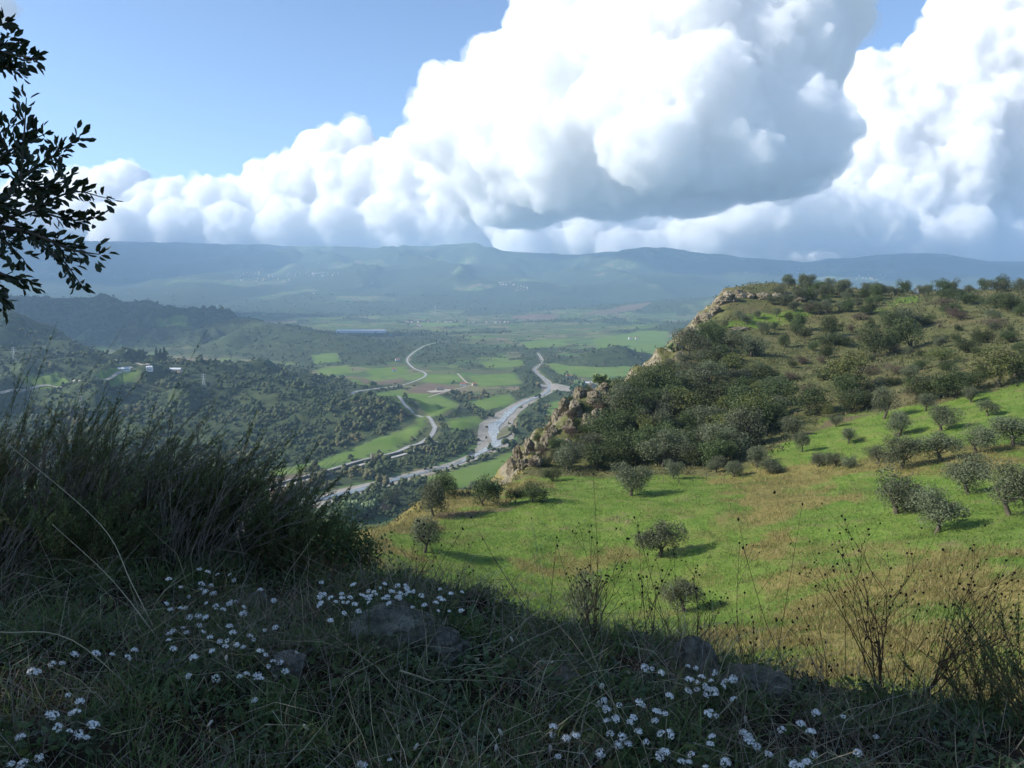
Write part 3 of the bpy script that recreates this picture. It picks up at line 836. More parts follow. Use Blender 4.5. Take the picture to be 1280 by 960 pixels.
RS = spline(RIVER, 8)
wob = 0.35 * noise2(RS[:, 1] / 37, RS[:, 0] / 37, 301) + 0.3
link('river_gravel', new_mesh('river_gravel', *ribbon(RS, RS[:, 2] * (1.1 + wob * 0.5) + 2, 0.35, 9), M_GRAVEL), kind='structure')
_T = np.gradient(RS[:, :2], axis=0); _T /= np.linalg.norm(_T, axis=1)[:, None]
_N = np.stack([-_T[:, 1], _T[:, 0]], 1)
_s = 0.22 * RS[:, 2] * np.sin(np.arange(len(RS)) * 0.31)
link('river_water', new_mesh('river_water', *ribbon(RS[:, :2] + _N * _s[:, None], RS[:, 2] * (0.46 + 0.22 * noise2(RS[:, 1] / 60, RS[:, 0] / 60, 302)), 0.8, 5), M_WATER), kind='structure')
# pale gravel banks beside the bend where two streams meet
bar = [on_floor(x, y) for x, y in [(682, 480), (705, 486), (735, 489), (760, 492)]]
link('gravel_bank', new_mesh('gravel_bank', *ribbon(spline(bar, 6), 30.0 * (0.6 + 0.4 * np.sin(np.linspace(0.3, 2.8, 19))), 0.7, 5), M_GRAVEL), kind='structure')
isl = [on_floor(x, y) for x, y in [(622, 549), (631, 541), (634, 533)]]
link('river_island', new_mesh('river_island', *ribbon(spline(isl, 6), 8.0 * np.sin(np.linspace(0.15, 3.0, 13)), 1.6, 5), simple_mat('island_scrub', (0.16, 0.15, 0.07), vary=0.5, scale=0.1)), kind='structure')
RD = spline([on_floor(x, y) for x, y in ROAD_PX], 10)
link('road', new_mesh('road', *ribbon(RD, 3.1, 0.55, 3), M_ROAD), kind='structure')
link('road_edge_line', new_mesh('road_edge_line', *ribbon(RD, 0.12, 0.60, 2), simple_mat('road_paint', (0.75, 0.75, 0.72))), kind='structure')
track = spline([on_floor(x, y) for x, y in [(572, 467), (583, 478), (592, 481), (560, 489), (535, 497)]], 6)
link('farm_track', new_mesh('farm_track', *ribbon(track, 2.2, 0.5, 3), simple_mat('track_dust', (0.36, 0.31, 0.24))), kind='structure')
_lt = hit([0, 60, 120, 150, 165, 130, 142, 175, 190], [492, 482, 472, 466, 459, 441, 449, 456, 461])
link('hill_track', new_mesh('hill_track', *ribbon(spline(_lt[5:, :2], 6), 3.4, 0.9, 3), simple_mat('track_dust_pale', (0.40, 0.34, 0.27))), kind='structure')
link('lane', new_mesh('lane', *ribbon(spline(_lt[:5, :2], 6), 2.6, 0.9, 3), simple_mat('lane_dust', (0.33, 0.30, 0.24))), kind='structure')
yard = [on_floor(x, y) for x, y in [(536, 490), (550, 489), (562, 487)]]
link('farm_yard', new_mesh('farm_yard', *ribbon(spline(yard, 4), 13.0, 0.5, 3), simple_mat('yard_dust', (0.42, 0.38, 0.31))), kind='structure')

def wall_along(P, side, h, th, name, label, cat, mat):
    """a low wall that follows a line on the ground, real thickness"""
    P = np.asarray(P, float)[:, :2]
    T = np.gradient(P, axis=0); T /= np.linalg.norm(T, axis=1)[:, None]; N = np.stack([-T[:, 1], T[:, 0]], 1)
    a = P + N * side; b = P + N * (side + th)
    z0 = height(a[:, 0], a[:, 1])
    ring = np.stack([np.c_[a, z0 - 1], np.c_[a, z0 + h], np.c_[b, z0 + h], np.c_[b, z0 - 1]], 1)
    V = ring.reshape(-1, 3); n = len(P)
    Q = [[i * 4 + k, i * 4 + (k + 1) % 4, i * 4 + 4 + (k + 1) % 4, i * 4 + 4 + k] for i in range(n - 1) for k in range(4)]
    return link(name, new_mesh(name, V, np.array(Q), mat), label=label, cat=cat)
low = [p for p in RD if 560 < p[1] < 1010 and p[0] < -60]
sgn = 1.0 if (np.gradient(np.array(low)[:, 0])[2] < 0) else -1.0
wall_along(low, 6.5 * sgn, 2.4, 1.2, 'parapet_wall', 'long dark roadside wall between the valley road and the river', 'wall', M_DARKWALL)
link('river_track', new_mesh('river_track', *ribbon(np.array([p[:2] for p in low]) + np.array([0.0, 0.0]) + np.stack([-np.gradient(np.array(low)[:, 1]), np.gradient(np.array(low)[:, 0])], 1) /
     np.linalg.norm(np.gradient(np.array(low)[:, :2], axis=0), axis=1)[:, None] * 15.0 * sgn, 2.6, 0.6, 3), M_PALE), kind='structure')

# ------------------------------------------------------------------ far woods and thickets: one mass
def blob_tree(rg, lumps, sub):
    c = rg.normal(size=(lumps, 3)) * np.array([0.28, 0.28, 0.24]) + np.array([0, 0, 0.62])
    V, Fc = stamp(*ICO[sub], c, rg.uniform(0.22, 0.40, lumps))
    V = V + 0.10 * np.stack([noise3(V * 4 + k * 31, 7) for k in range(3)], 1)
    V[:, 2] = np.maximum(V[:, 2], 0.02)
    return V, Fc

def trees_mesh(P, S, H, tint, kinds, rg):
    Vs, Fs, Ts, o = [], [], [], 0
    k = rg.integers(0, len(kinds), len(P))
    for q, (V, Fc) in enumerate(kinds):
        m = k == q
        n = m.sum()
        a = rg.uniform(0, 6.283, n)
        rot = np.zeros((n, 3, 3)); rot[:, 0, 0] = np.cos(a); rot[:, 0, 1] = -np.sin(a); rot[:, 1, 0] = np.sin(a); rot[:, 1, 1] = np.cos(a); rot[:, 2, 2] = 1
        W, G = stamp(V, Fc, P[m], np.stack([S[m], S[m], H[m]], 1), rot)
        Vs.append(W); Fs.append(G + o); o += len(W)
        Ts.append(np.repeat(tint[m], len(V)))
    return np.concatenate(Vs), np.concatenate(Fs), np.concatenate(Ts)

def far_foliage_mat():
    t = NT('far_foliage')
    geo = t.node('ShaderNodeNewGeometry'); a = t.node('ShaderNodeAttribute', attribute_name='tint')
    c = t.ramp(a.outputs['Fac'], [(0.0, (0.034, 0.054, 0.022)), (0.35, (0.072, 0.098, 0.038)), (0.6, (0.105, 0.122, 0.052)), (0.8, (0.165, 0.15, 0.07)), (1.0, (0.22, 0.17, 0.08))])
    c = t.mix(t.math('MULTIPLY', geo.outputs['Random Per Island'], 0.45), c, (0.085, 0.105, 0.045))
    n = t.noise(t.coords(), 0.9, 3, 0.7)
    c = t.mix(t.step(n, 0.42, 0.7), c, (0.03, 0.042, 0.018))
    t.bump(n, 1.0, 1.2)
    return t.finish(c, 0.9, 0.1)
M_FAR = far_foliage_mat()

def build_woods():
    rg = np.random.default_rng(41)
    N = 90000
    az = rg.uniform(-0.85, 0.85, N); Y = np.exp(rg.uniform(math.log(560), math.log(7000), N)); X = az * Y
    Z = height(X, Y)
    w = wood_mask(X, Y, Z)
    belt = seg_dist(X, Y, RIVER)[0]
    gap = smooth(-.35, .15, fbm2(X / 55, Y / 55, 3, 402)) * .75 + .25
    keep = (rg.uniform(size=N) < w * 0.70 * gap + 0.012) & (Z < 60) & (Z > -215)
    keep &= signed(X, Y, RIM) > 60
    rdd, rpp = seg_dist(X, Y, RIVER); keep |= (rdd < np.interp(rpp, range(len(RIVER)), [p[2] for p in RIVER]) * 1.35 + 4) & (rdd > np.interp(rpp, range(len(RIVER)), [p[2] for p in RIVER]) * 0.95) & (rg.uniform(size=N) < .09) & (Y > 700)
    keep &= (seg_dist(X, Y, ROAD)[0] > 11)
    keep &= seg_dist(X, Y, bar)[0] > 26
    for q in (yard, bar, track[:, :2], _lt[:5, :2], _lt[5:, :2]):
        keep &= seg_dist(X, Y, q)[0] > 12
    fields = np.zeros(N, bool)
    for pl in FIELDS_GREEN + FIELDS_BROWN:
        fields |= signed(X, Y, pl) < 3
    fields &= seg_dist(X, Y, SPURS[3])[0] > 110
    keep &= ~(fields & (rg.uniform(size=N) > 0.004))
    X, Y, Z, belt = X[keep], Y[keep], Z[keep], belt[keep]
    n1 = fbm2(X / 130, Y / 130, 3, 401)
    tint = np.clip(0.34 + 0.55 * n1 + rg.normal(size=len(X)) * 0.13 + 0.22 * (belt < 140), 0, 1)
    size = np.clip(5.8 * np.exp(.38 * rg.normal(size=len(X))), 2.6, 13) * (0.85 + 0.25 * n1) * (1 + np.clip(Y - 1500, 0, 6000) / 5200)
    H = size * rg.uniform(0.75, 1.15, len(X)) / (1 + np.clip(Y - 1500, 0, 6000) / 7000)
    near = Y < 1750
    print('woods', near.sum(), (~near).sum())
    for nm, m, kinds, lab in (('woodland', near, [blob_tree(rg, 6, 1) for _ in range(7)], 'mixed dark green woods and thickets covering the valley slopes'),
                              ('distant_woods', ~near, [blob_tree(rg, 2, 1) for _ in range(6)], 'far woods dotting the plain and hills in blue haze')):
        V, Fc, tt = trees_mesh(np.stack([X[m], Y[m], Z[m] - 0.4], 1), size[m], H[m], tint[m], kinds, rg)
        me = new_mesh(nm, V, Fc, M_FAR, nm == 'woodland')
        a = me.attributes.new('tint', 'FLOAT', 'POINT'); a.data.foreach_set('value', tt.astype(np.float32))
        link(nm, me, label=lab, cat='woods', kind='stuff')
build_woods()

# ------------------------------------------------------------------ tubes, leaves
def tube(pts, radii, sides=5, cap=True):
    pts = np.asarray(pts, float); n = len(pts)
    radii = np.broadcast_to(np.asarray(radii, float), (n,))
    T = np.gradient(pts, axis=0); T /= np.linalg.norm(T, axis=1)[:, None] + 1e-12
    ref = np.where(np.abs(T[:, 2:3]) > 0.9, np.array([[1.0, 0, 0]]), np.array([[0, 0, 1.0]]))
    U = np.cross(T, ref); U /= np.linalg.norm(U, axis=1)[:, None] + 1e-12
    W = np.cross(T, U)
    a = np.arange(sides) / sides * 2 * math.pi
    V = (pts[:, None] + (np.cos(a)[None, :, None] * U[:, None] + np.sin(a)[None, :, None] * W[:, None]) * radii[:, None, None]).reshape(-1, 3)
    i, j = np.meshgrid(np.arange(n - 1), np.arange(sides), indexing='ij')
    A = i * sides + j; B = i * sides + (j + 1) % sides
    Q = np.stack([A, B, B + sides, A + sides], -1).reshape(-1, 4)
    return V, Q

class Soup:
    """gathers quads of several shapes into one mesh"""
    def __init__(self): self.V, self.Q, self.M, self.n = [], [], [], 0
    def add(self, V, Q, mat=0):
        V = np.asarray(V, float); Q = np.asarray(Q)
        if Q.shape[1] == 3: Q = np.concatenate([Q, Q[:, 2:3]], 1)
        self.V.append(V); self.Q.append(Q + self.n); self.M.append(np.full(len(Q), mat)); self.n += len(V)
        return self
    def tube(self, pts, radii, sides=4, mat=0):
        return self.add(*tube(pts, radii, sides), mat)
    def mesh(self, name, mats, smooth_shade=False):
        V = np.concatenate(self.V); Q = np.concatenate(self.Q); M = np.concatenate(self.M)
        tri = Q[:, 2] == Q[:, 3]
        if tri.any():
            return new_mesh(name, V, [Q[~tri], Q[tri][:, :3]], mats, smooth_shade, np.concatenate([M[~tri], M[tri]]))
        return new_mesh(name, V, Q, mats, smooth_shade, M)

def rand_dirs(rg, n):
    v = rg.normal(size=(n, 3)); return v / np.linalg.norm(v, axis=1)[:, None]

def leaf_quads(C, D, L, W, rg, fold=0.0, nrm=None):
    """one leaf (a bent kite of four corners) per centre C along direction D"""
    n = len(C); L = np.broadcast_to(L, (n,)); W = np.broadcast_to(W, (n,))
    D = D / (np.linalg.norm(D, axis=1)[:, None] + 1e-9)
    S = np.cross(D, rand_dirs(rg, n) if nrm is None else nrm + 0.45 * rand_dirs(rg, n)); S /= np.linalg.norm(S, axis=1)[:, None] + 1e-9
    Nn = np.cross(D, S)
    a = C - D * (L * 0.5)[:, None]; b = C + D * (L * 0.5)[:, None]
    m = C - D * (L * 0.03)[:, None] + Nn * (L * fold)[:, None]
    V = np.stack([a, m + S * (W * 0.5)[:, None], b, m - S * (W * 0.5)[:, None]], 1).reshape(-1, 3)
    Q = np.arange(4 * n).reshape(n, 4)
    return V, Q

M_BARK = simple_mat('grey_bark', (0.10, 0.085, 0.065), 0.95, 0.1, 0.4, 9.0)
M_OLIVE = leaf_mat('olive_leaves', (0.078, 0.094, 0.046), (0.128, 0.144, 0.080), (0.165, 0.18, 0.11), 0.16, var=0.9)
M_BUSH = leaf_mat('evergreen_leaves', (0.040, 0.060, 0.018), (0.074, 0.098, 0.032), (0.105, 0.120, 0.044), 0.16, var=1.3)
M_YELLOW = leaf_mat('yellowing_leaves', (0.080, 0.100, 0.026), (0.125, 0.138, 0.038), (0.17, 0.155, 0.05), 0.25)
M_DRYBUSH = leaf_mat('withered_leaves', (0.085, 0.06, 0.04), (0.14, 0.105, 0.075), None, 0.2)

def crown_leaves(rg, lobes, n, L, W, flat=0.8, low=0.1, ragged=0.35):
    """leaves near the outside of several lobes in a unit-wide crown; z from low up to 1"""
    c = rg.normal(size=(lobes, 3)); c /= np.linalg.norm(c, axis=1)[:, None]
    c = c * rg.uniform(0.10, 0.40, lobes)[:, None]
    c[:, 2] = c[:, 2] * flat
    r = rg.uniform(0.10, 0.24, lobes)
    k = rg.choice(lobes, n, p=r ** 2 / (r ** 2).sum())
    d = rand_dirs(rg, n)
    rad = r[k] * (1 - ragged * rg.uniform(0, 1, n) ** 1.7 + 0.18 * rg.normal(size=n) * 0.6)
    P = c[k] + d * rad[:, None]
    P[:, 2] = (P[:, 2] - P[:, 2].min()) / (np.ptp(P[:, 2])) * (1 - low) + low
    s = 1.0 / np.ptp(P[:, :2], axis=0).mean()
    P[:, :2] *= s
    hole = fbm3(P * 5.0, 2, int(rg.integers(1e6)))
    keep = hole > -0.38
    P, d = P[keep], d[keep]
    D = np.cross(d, rand_dirs(rg, len(P))) + 0.25 * d + 0.25 * rand_dirs(rg, len(P)) + np.array([0, 0, 0.2])
    return P, D, d

def tree_variant(rg, kind):
    """unit tree: about 1 wide and 1 tall, foot at the origin.  returns (crown mesh, trunk mesh)"""
    if kind == 'olive':
        P, D, ND = crown_leaves(rg, 20, 5200, .06, .02, 0.85, float(rg.choice([.02, .06, .13])), 0.6)
        V, Q = leaf_quads(P, D, rg.uniform(0.035, 0.062, len(P)), rg.uniform(0.013, 0.023, len(P)), rg, 0.05); mat = M_OLIVE
    elif kind == 'young':
        P, D, ND = crown_leaves(rg, 9, 1500, .06, .02, 1.3, 0.2, 0.7)
        D[:, 2] += 0.9
        V, Q = leaf_quads(P, D, rg.uniform(0.05, 0.085, len(P)), rg.uniform(0.012, 0.02, len(P)), rg, 0.04); mat = M_OLIVE
    elif kind == 'bush':
        P, D, ND = crown_leaves(rg, 16, 4600, .06, .03, 0.7, 0.0, 0.4)
        V, Q = leaf_quads(P, D, rg.uniform(0.028, 0.052, len(P)), rg.uniform(0.018, 0.030, len(P)), rg, 0.06); mat = M_BUSH
    elif kind == 'yellow':
        P, D, ND = crown_leaves(rg, 12, 2000, .06, .03, 0.8, 0.12, 0.4)
        V, Q = leaf_quads(P, D, rg.uniform(0.04, 0.07, len(P)), rg.uniform(0.02, 0.035, len(P)), rg, 0.06); mat = M_YELLOW
    else:
        P, D, ND = crown_leaves(rg, 12, 1900, .06, .03, 0.6, 0.0, 0.6)
        D[:, 2] += 0.5
        V, Q = leaf_quads(P, D, rg.uniform(0.05, 0.09, len(P)), rg.uniform(0.012, 0.02, len(P)), rg, 0.05, ND); mat = M_DRYBUSH
    crown = new_mesh(kind + '_crown', V, Q, mat)
    s = Soup()
    base = {'olive': 0.042, 'young': 0.045, 'yellow': 0.05}.get(kind, 0.03)
    lean = rg.normal(size=2) * 0.05
    fork = np.array([lean[0], lean[1], 0.24 if kind != 'bush' else 0.1])
    s.tube([(0, 0, -0.08), (lean[0] * 0.3, lean[1] * 0.3, 0.02), fork], [base * 1.35, base, base * 0.8], 7)
    for k in range(5):
        a = k * 1.257 + rg.uniform(-0.4, 0.4)
        e = np.array([0.30 * math.cos(a), 0.30 * math.sin(a), rg.uniform(0.55, 0.8)])
        m = fork * 0.55 + e * 0.45 + np.array([0, 0, -0.05]) + rg.normal(size=3) * 0.02
        s.tube([fork - np.array([0, 0, 0.02]), m, e], [base * 0.55, base * 0.32, base * 0.1], 5)
    return crown, s.mesh(kind + '_trunk', M_BARK, True)

_rg = np.random.default_rng(77)
VARIANTS = {'olive': [tree_variant(_rg, 'olive') for _ in range(6)], 'young': [tree_variant(_rg, 'young') for _ in range(2)], 'bush': [tree_variant(_rg, 'bush') for _ in range(6)],
            'yellow': [tree_variant(_rg, 'yellow') for _ in range(2)], 'dry': [tree_variant(_rg, 'dry') for _ in range(3)]}
KNAME = {'olive': 'olive_tree', 'young': 'olive_tree', 'bush': 'evergreen_bush', 'yellow': 'yellowing_tree', 'dry': 'dry_bush'}
KCAT = {'olive': 'olive tree', 'young': 'olive tree', 'bush': 'bush', 'yellow': 'tree', 'dry': 'bush'}
def put_tree(kind, px, py, w, h, label, group=None, P=None, seed=None):
    """a tree whose foot is seen at a pixel and whose crown is w by h pixels there"""
    p = hit(px, py)[0] if P is None else P
    d = math.hypot(p[0], p[1])
    k = int(_rg.integers(len(VARIANTS[kind])))
    crown, trunk = VARIANTS[kind][k]
    o = bpy.data.objects.new(KNAME[kind], None); COL.objects.link(o)
    o.location = (p[0], p[1], p[2] - 0.05); o.rotation_euler = (0, 0, float(_rg.uniform(0, 6.283)))
    ww, hh = w * d / F, h * d / F
    o.scale = (ww, ww, hh)
    o.empty_display_size = 0.1
    tag(o, label, KCAT[kind], group)
    for nm, me in (('trunk', trunk), ('crown', crown)):
        c = bpy.data.objects.new(nm, me); COL.objects.link(c); c.parent = o
    return o

OLIVES = [
    ('olive', 530, 690, 48, 47, 'grey olive tree on bare tan soil at the left corner of the green field'),
    ('olive', 824, 697, 60, 47, 'wide olive tree with forked trunk in the middle of the green field'),
    ('young', 737, 788, 66, 92, 'tall wispy pale olive tree nearest the viewer, below the brow'),
    ('olive', 856, 764, 54, 46, 'small round olive tree beside dry grass, right of the wispy pale one'),
    ('olive', 788, 619, 54, 42, 'olive tree alone with dark shadow at the foot of the wooded cliff'),
    ('olive', 1122, 642, 70, 58, 'broad dark olive tree, left one of the touching pair on the right slope'),
    ('olive', 1170, 667, 60, 54, 'olive tree with long shadow, right and nearer one of the touching pair'),
    ('olive', 1212, 617, 54, 47, 'round olive tree up the slope behind the touching pair'),
    ('olive', 1264, 644, 66, 56, 'large olive tree cut by the right edge of the photo'),
    ('olive', 1128, 585, 48, 38, 'spreading olive tree with clear trunk in front of pale bushes'),
    ('olive', 1097, 580, 27, 22, 'small dark olive tree left of the spreading one'),
    ('olive', 1177, 576, 50, 34, 'pale bushy olive in the row below the dry hedge'),
    ('olive', 1222, 566, 42, 30, 'low rounded olive in the row, right of the pale bushy one'),
    ('olive', 1266, 558, 48, 36, 'dark olive at the right end of the row by the straw strip'),
    ('olive', 1104, 524, 32, 38, 'tall olive at the top edge of the green field under the scrub'),
    ('olive', 1122, 546, 32, 30, 'rounded olive with shadow just below the tall one at the field edge'),
    ('olive', 1177, 539, 36, 28, 'squat olive in the upper right of the green field'),
    ('olive', 1157, 514, 24, 20, 'small pale olive above the squat one near the field edge'),
    ('olive', 1213, 503, 18, 18, 'little slim olive tree alone high on the green slope'),
    ('olive', 1235, 520, 22, 18, 'small low olive on the upper green slope at right'),
    ('olive', 1003, 565, 20, 27, 'slim upright olive tree with shadow on the narrow green slope'),
    ('olive', 1060, 554, 21, 18, 'tiny olive bush alone on the narrow green slope'),
    ('olive', 1045, 534, 18, 16, 'tiny grey olive beside the bare earth track'),
    ('olive', 990, 548, 30, 26, 'leafy grey olive at the edge of dense scrub above the field'),
    ('olive', 1022, 584, 24, 18, 'low shrubby olive, left of three in a short row'),
    ('olive', 1042, 585, 25, 19, 'low shrubby olive, middle of three in a short row'),
    ('olive', 1063, 584, 23, 16, 'low shrubby olive, right of three in a short row'),
    ('olive', 841, 598, 27, 24, 'compact round olive at the foot of the dark wood'),
    ('olive', 543, 646, 42, 50, 'two-stemmed olive tree on dry grass near the valley rim'),
    ('bush', 491, 634, 36, 28, 'dark bush at the rim left of the two-stemmed olive'),
    ('bush', 556, 618, 36, 34, 'tall dark bush behind the two-stemmed olive'),
    ('bush', 606, 632, 46, 42, 'tall dark shrub on bare soil right of the two-stemmed olive'),
    ('bush', 643, 628, 28, 20, 'left half of a low dark bush pair on the green rim'),
    ('bush', 668, 628, 40, 30, 'larger right half of a low dark bush pair on the green rim'),
    ('bush', 690, 602, 28, 20, 'single bush at the grassy rim beside the cliff foot'),
    ('olive', 895, 590, 26, 20, 'small olive at the lower end of the wood by the straw grass'),
    ('olive', 916, 596, 27, 20, 'small round olive standing in straw grass below the wood'),
    ('olive', 945, 584, 32, 26, 'bushy olive between the wood and the straw grass'),
    ('olive', 962, 590, 34, 20, 'low pale olive on the straw grass right of the bushy one'),
    ('olive', 945, 555, 26, 22, 'grey olive in the lower corner of the wood'),
    ('dry', 480, 642, 24, 14, 'low brown bush on the dry rim'),
]
HILL = [  # kind, foot x, foot y, width, height: scrub and trees on the open hillside
    ('olive', 906, 410, 10, 9), ('olive', 924, 401, 14, 11), ('olive', 933, 405, 14, 11), ('olive', 947, 398, 11, 9), ('olive', 971, 396, 11, 10), ('bush', 998, 413, 22, 22), ('bush', 1006, 425, 16, 15),
    ('bush', 1039, 420, 26, 24), ('bush', 981, 434, 15, 16), ('olive', 939, 446, 38, 28), ('olive', 915, 442, 32, 26), ('bush', 1033, 449, 20, 18), ('bush', 1043, 431, 46, 13), ('bush', 1092, 446, 36, 34),
    ('bush', 1112, 441, 26, 26), ('bush', 1133, 436, 38, 34), ('bush', 1111, 416, 28, 24), ('olive', 1132, 412, 36, 22), ('bush', 1155, 407, 22, 14), ('bush', 1175, 429, 16, 10), ('bush', 1195, 428, 13, 10),
    ('bush', 1208, 441, 27, 17), ('yellow', 1181, 455, 36, 17), ('bush', 1226, 429, 27, 16), ('bush', 1182, 464, 20, 12), ('yellow', 1060, 491, 52, 44), ('bush', 1054, 498, 36, 26), ('bush', 1012, 518, 42, 34),
    ('bush', 1063, 515, 36, 24), ('bush', 1084, 509, 28, 18), ('bush', 1165, 500, 50, 28), ('bush', 1192, 497, 42, 30), ('bush', 1213, 489, 36, 24), ('dry', 1145, 500, 28, 24), ('yellow', 1247, 484, 46, 40),
    ('bush', 1270, 470, 34, 26), ('dry', 1232, 470, 20, 12), ('yellow', 1033, 522, 15, 16), ('olive', 953, 418, 18, 14), ('bush', 968, 412, 12, 10), ('dry', 1085, 470, 24, 12), ('dry', 1120, 468, 28, 11),
    ('dry', 1075, 400, 22, 9), ('dry', 1200, 400, 24, 9), ('dry', 1240, 410, 30, 10), ('bush', 1262, 428, 22, 12), ('dry', 1180, 385, 26, 10), ('bush', 1275, 444, 20, 14), ('bush', 1150, 462, 22, 12), ('bush', 960, 470, 16, 12),
    ('bush', 1030, 475, 20, 11), ('dry', 1000, 455, 24, 10), ('dry', 985, 475, 26, 10), ('bush', 1140, 480, 18, 10), ('yellow', 1115, 482, 18, 9), ('dry', 1010, 490, 24, 10), ('bush', 1090, 490, 16, 9), ('dry', 1253, 452, 22, 9),
    ('bush', 1210, 380, 34, 13), ('bush', 1190, 392, 26, 11), ('bush', 1245, 385, 30, 15), ('bush', 1262, 388, 34, 16), ('bush', 1278, 395, 20, 13), ('bush', 1190, 374, 30, 12)]
def build_hill_trees():
    P = hit([q[1] for q in OLIVES], [q[2] for q in OLIVES])
    for q, p in zip(OLIVES, P):
        put_tree(q[0], 0, 0, q[3] * 1.08, q[4] * 1.05, q[5], 'olive trees of the green field' if q[0] in ('olive', 'young') else 'bushes at the valley rim', p)
    P = hit([q[1] for q in HILL], [q[2] for q in HILL])
    LAB = {'olive': ('small olive tree on the brown hillside among darker bushes', 'olives on the hillside'), 'bush': ('dark evergreen bush on the brown open hillside', 'dark bushes on the open hillside'),
           'yellow': ('yellow-green leafy bush on the brown open hillside', 'yellowing bushes on the hillside'), 'dry': ('withered brown bush low on the open hillside', 'withered bushes on the hillside')}
    for q, p in zip(HILL, P):
        put_tree(q[0], 0, 0, q[3] * 1.15, q[4] * 1.15, *LAB[q[0]], p)
    # the dense evergreen scrub between the cliff and the field, and the olive grove along the hill top
    rg = np.random.default_rng(5)
    CLF = [(648, 592), (662, 560), (700, 508), (725, 482), (770, 468), (768, 500), (745, 550), (705, 590)]
    OPEN = [(910, 410), (1000, 392), (1290, 378), (1290, 470), (1090, 505), (990, 500), (940, 445)]
    WOOD = [(700, 592), (735, 575), (765, 540), (775, 500), (795, 482), (825, 470), (858, 450), (888, 425), (905, 428), (908, 440), (935, 450), (975, 468), (985, 505), (965, 535), (935, 560), (905, 584), (760, 596)]
    TOPS = [(985, 360), (1130, 362), (1110, 382), (1060, 396), (1000, 392), (960, 380)]
    CREST = [(1000, 356), (1285, 360), (1285, 372), (1000, 372)]
    for poly, step, kinds, wr, lab, grp in (
            (WOOD, 19, ['bush', 'bush', 'olive', 'bush', 'olive', 'yellow'], (24, 58), 'evergreen bush in the dense dark scrub between cliff and green field', 'dense scrub on the cliff hill'),
            (CLF, 15, ['bush', 'dry', 'bush'], (9, 20), 'low bush growing among the rocks of the cliff', 'bushes among the cliff rocks'),
            (OPEN, 27, ['bush', 'bush', 'dry', 'olive', 'bush'], (9, 24), 'scattered bush on the open brown slope of the right hill', 'scattered bushes of the open slope'),
            (TOPS, 15, ['olive', 'olive', 'bush'], (15, 26), 'olive tree in the dark grove along the hill top', 'olive grove on the hill top'),
            (CREST, 15, ['olive', 'bush'], (13, 28), 'tree standing along the crest of the right hill', 'trees along the hill crest')):
        xs = np.array([p[0] for p in poly]); ys = np.array([p[1] for p in poly])
        g = [(x + rg.uniform(-.45, .45) * step, y + rg.uniform(-.45, .45) * step * 0.7) for x in np.arange(xs.min(), xs.max(), step) for y in np.arange(ys.min(), ys.max(), step * 0.7)]
        g = np.array(g); g = g[inside(g[:, 0], g[:, 1], poly)]
        if grp == 'scattered bushes of the open slope': g = g[rg.uniform(size=len(g)) < .62]
        P = hit(g[:, 0], g[:, 1] )
        for p in P:
            if p[1] > 700: continue
            k = kinds[int(rg.integers(len(kinds)))]
            w = rg.uniform(*wr) * (0.8 + 0.25 * (p[1] < 190))
            lb = lab
            if grp == 'olive grove on the hill top' and k == 'bush': lb, gr = 'dark round bush among the olives of the hill top', 'bushes on the hill top'
            elif grp == 'dense scrub on the cliff hill' and k == 'olive': lb, gr = 'grey-green tree in the dense dark scrub between cliff and green field', 'grey trees in the dense scrub'
            elif grp == 'dense scrub on the cliff hill' and k == 'yellow': lb, gr = 'yellow-green bush in the dense dark scrub between cliff and green field', 'yellow-green bushes in the dense scrub'
            elif grp == 'scattered bushes of the open slope' and k != 'bush': lb, gr = ('small grey olive scattered on the open brown slope', 'scattered olives of the open slope') if k == 'olive' else ('small withered bush on the open brown slope', 'scattered withered bushes')
            elif grp == 'bushes among the cliff rocks' and k == 'dry': lb, gr = 'withered tuft growing among the rocks of the cliff', 'withered tufts among the cliff rocks'
            else: gr = grp
            put_tree(k, 0, 0, w, w * rg.uniform(0.72, 1.0), lb, gr, p)
build_hill_trees()
# ------------------------------------------------------------------ rocks
t = NT('weathered_rock')
_P = t.coords()
_n1 = t.noise(_P, 2.2, 8, 0.7); _n2 = t.noise(_P, 14.0, 5, 0.7)
_c = t.ramp(_n1, [(0.3, (0.085, 0.085, 0.062)), (0.5, (0.26, 0.25, 0.19)), (0.68, (0.44, 0.42, 0.33))])
_c = t.mix(t.step(_n2, 0.55, 0.7), _c, (0.07, 0.072, 0.055))
t.bump(t.math('ADD', _n1, _n2), 1.0, 0.05)
M_ROCK = t.finish(_c, 0.95, 0.15)
t = NT('pale_stone')
_P = t.coords()
_n1 = t.noise(_P, 1.6, 8, 0.72); _n2 = t.noise(_P, 9.0, 6, 0.75)
_c = t.ramp(_n1, [(0.3, (0.25, 0.24, 0.19)), (0.5, (0.47, 0.45, 0.37)), (0.7, (0.62, 0.60, 0.50))])
_c = t.mix(t.step(_n2, 0.54, 0.68), _c, (0.16, 0.155, 0.10))
t.bump(t.math('ADD', _n1, _n2), 1.0, 0.25)
M_PALESTONE = t.finish(_c, 0.95, 0.15)
t = NT('tan_cliff_rock')
_P = t.coords()
_n1 = t.noise(_P, 0.45, 8, 0.72); _n2 = t.noise(_P, 2.4, 6, 0.75)
_c = t.ramp(_n1, [(0.3, (0.095, 0.082, 0.052)), (0.5, (0.225, 0.19, 0.132)), (0.7, (0.34, 0.30, 0.22))])
_c = t.mix(t.step(_n2, 0.52, 0.66), _c, (0.085, 0.075, 0.04))
t.bump(t.math('ADD', _n1, _n2), 1.0, 0.6)
M_CLIFF = t.finish(_c, 0.95, 0.1)

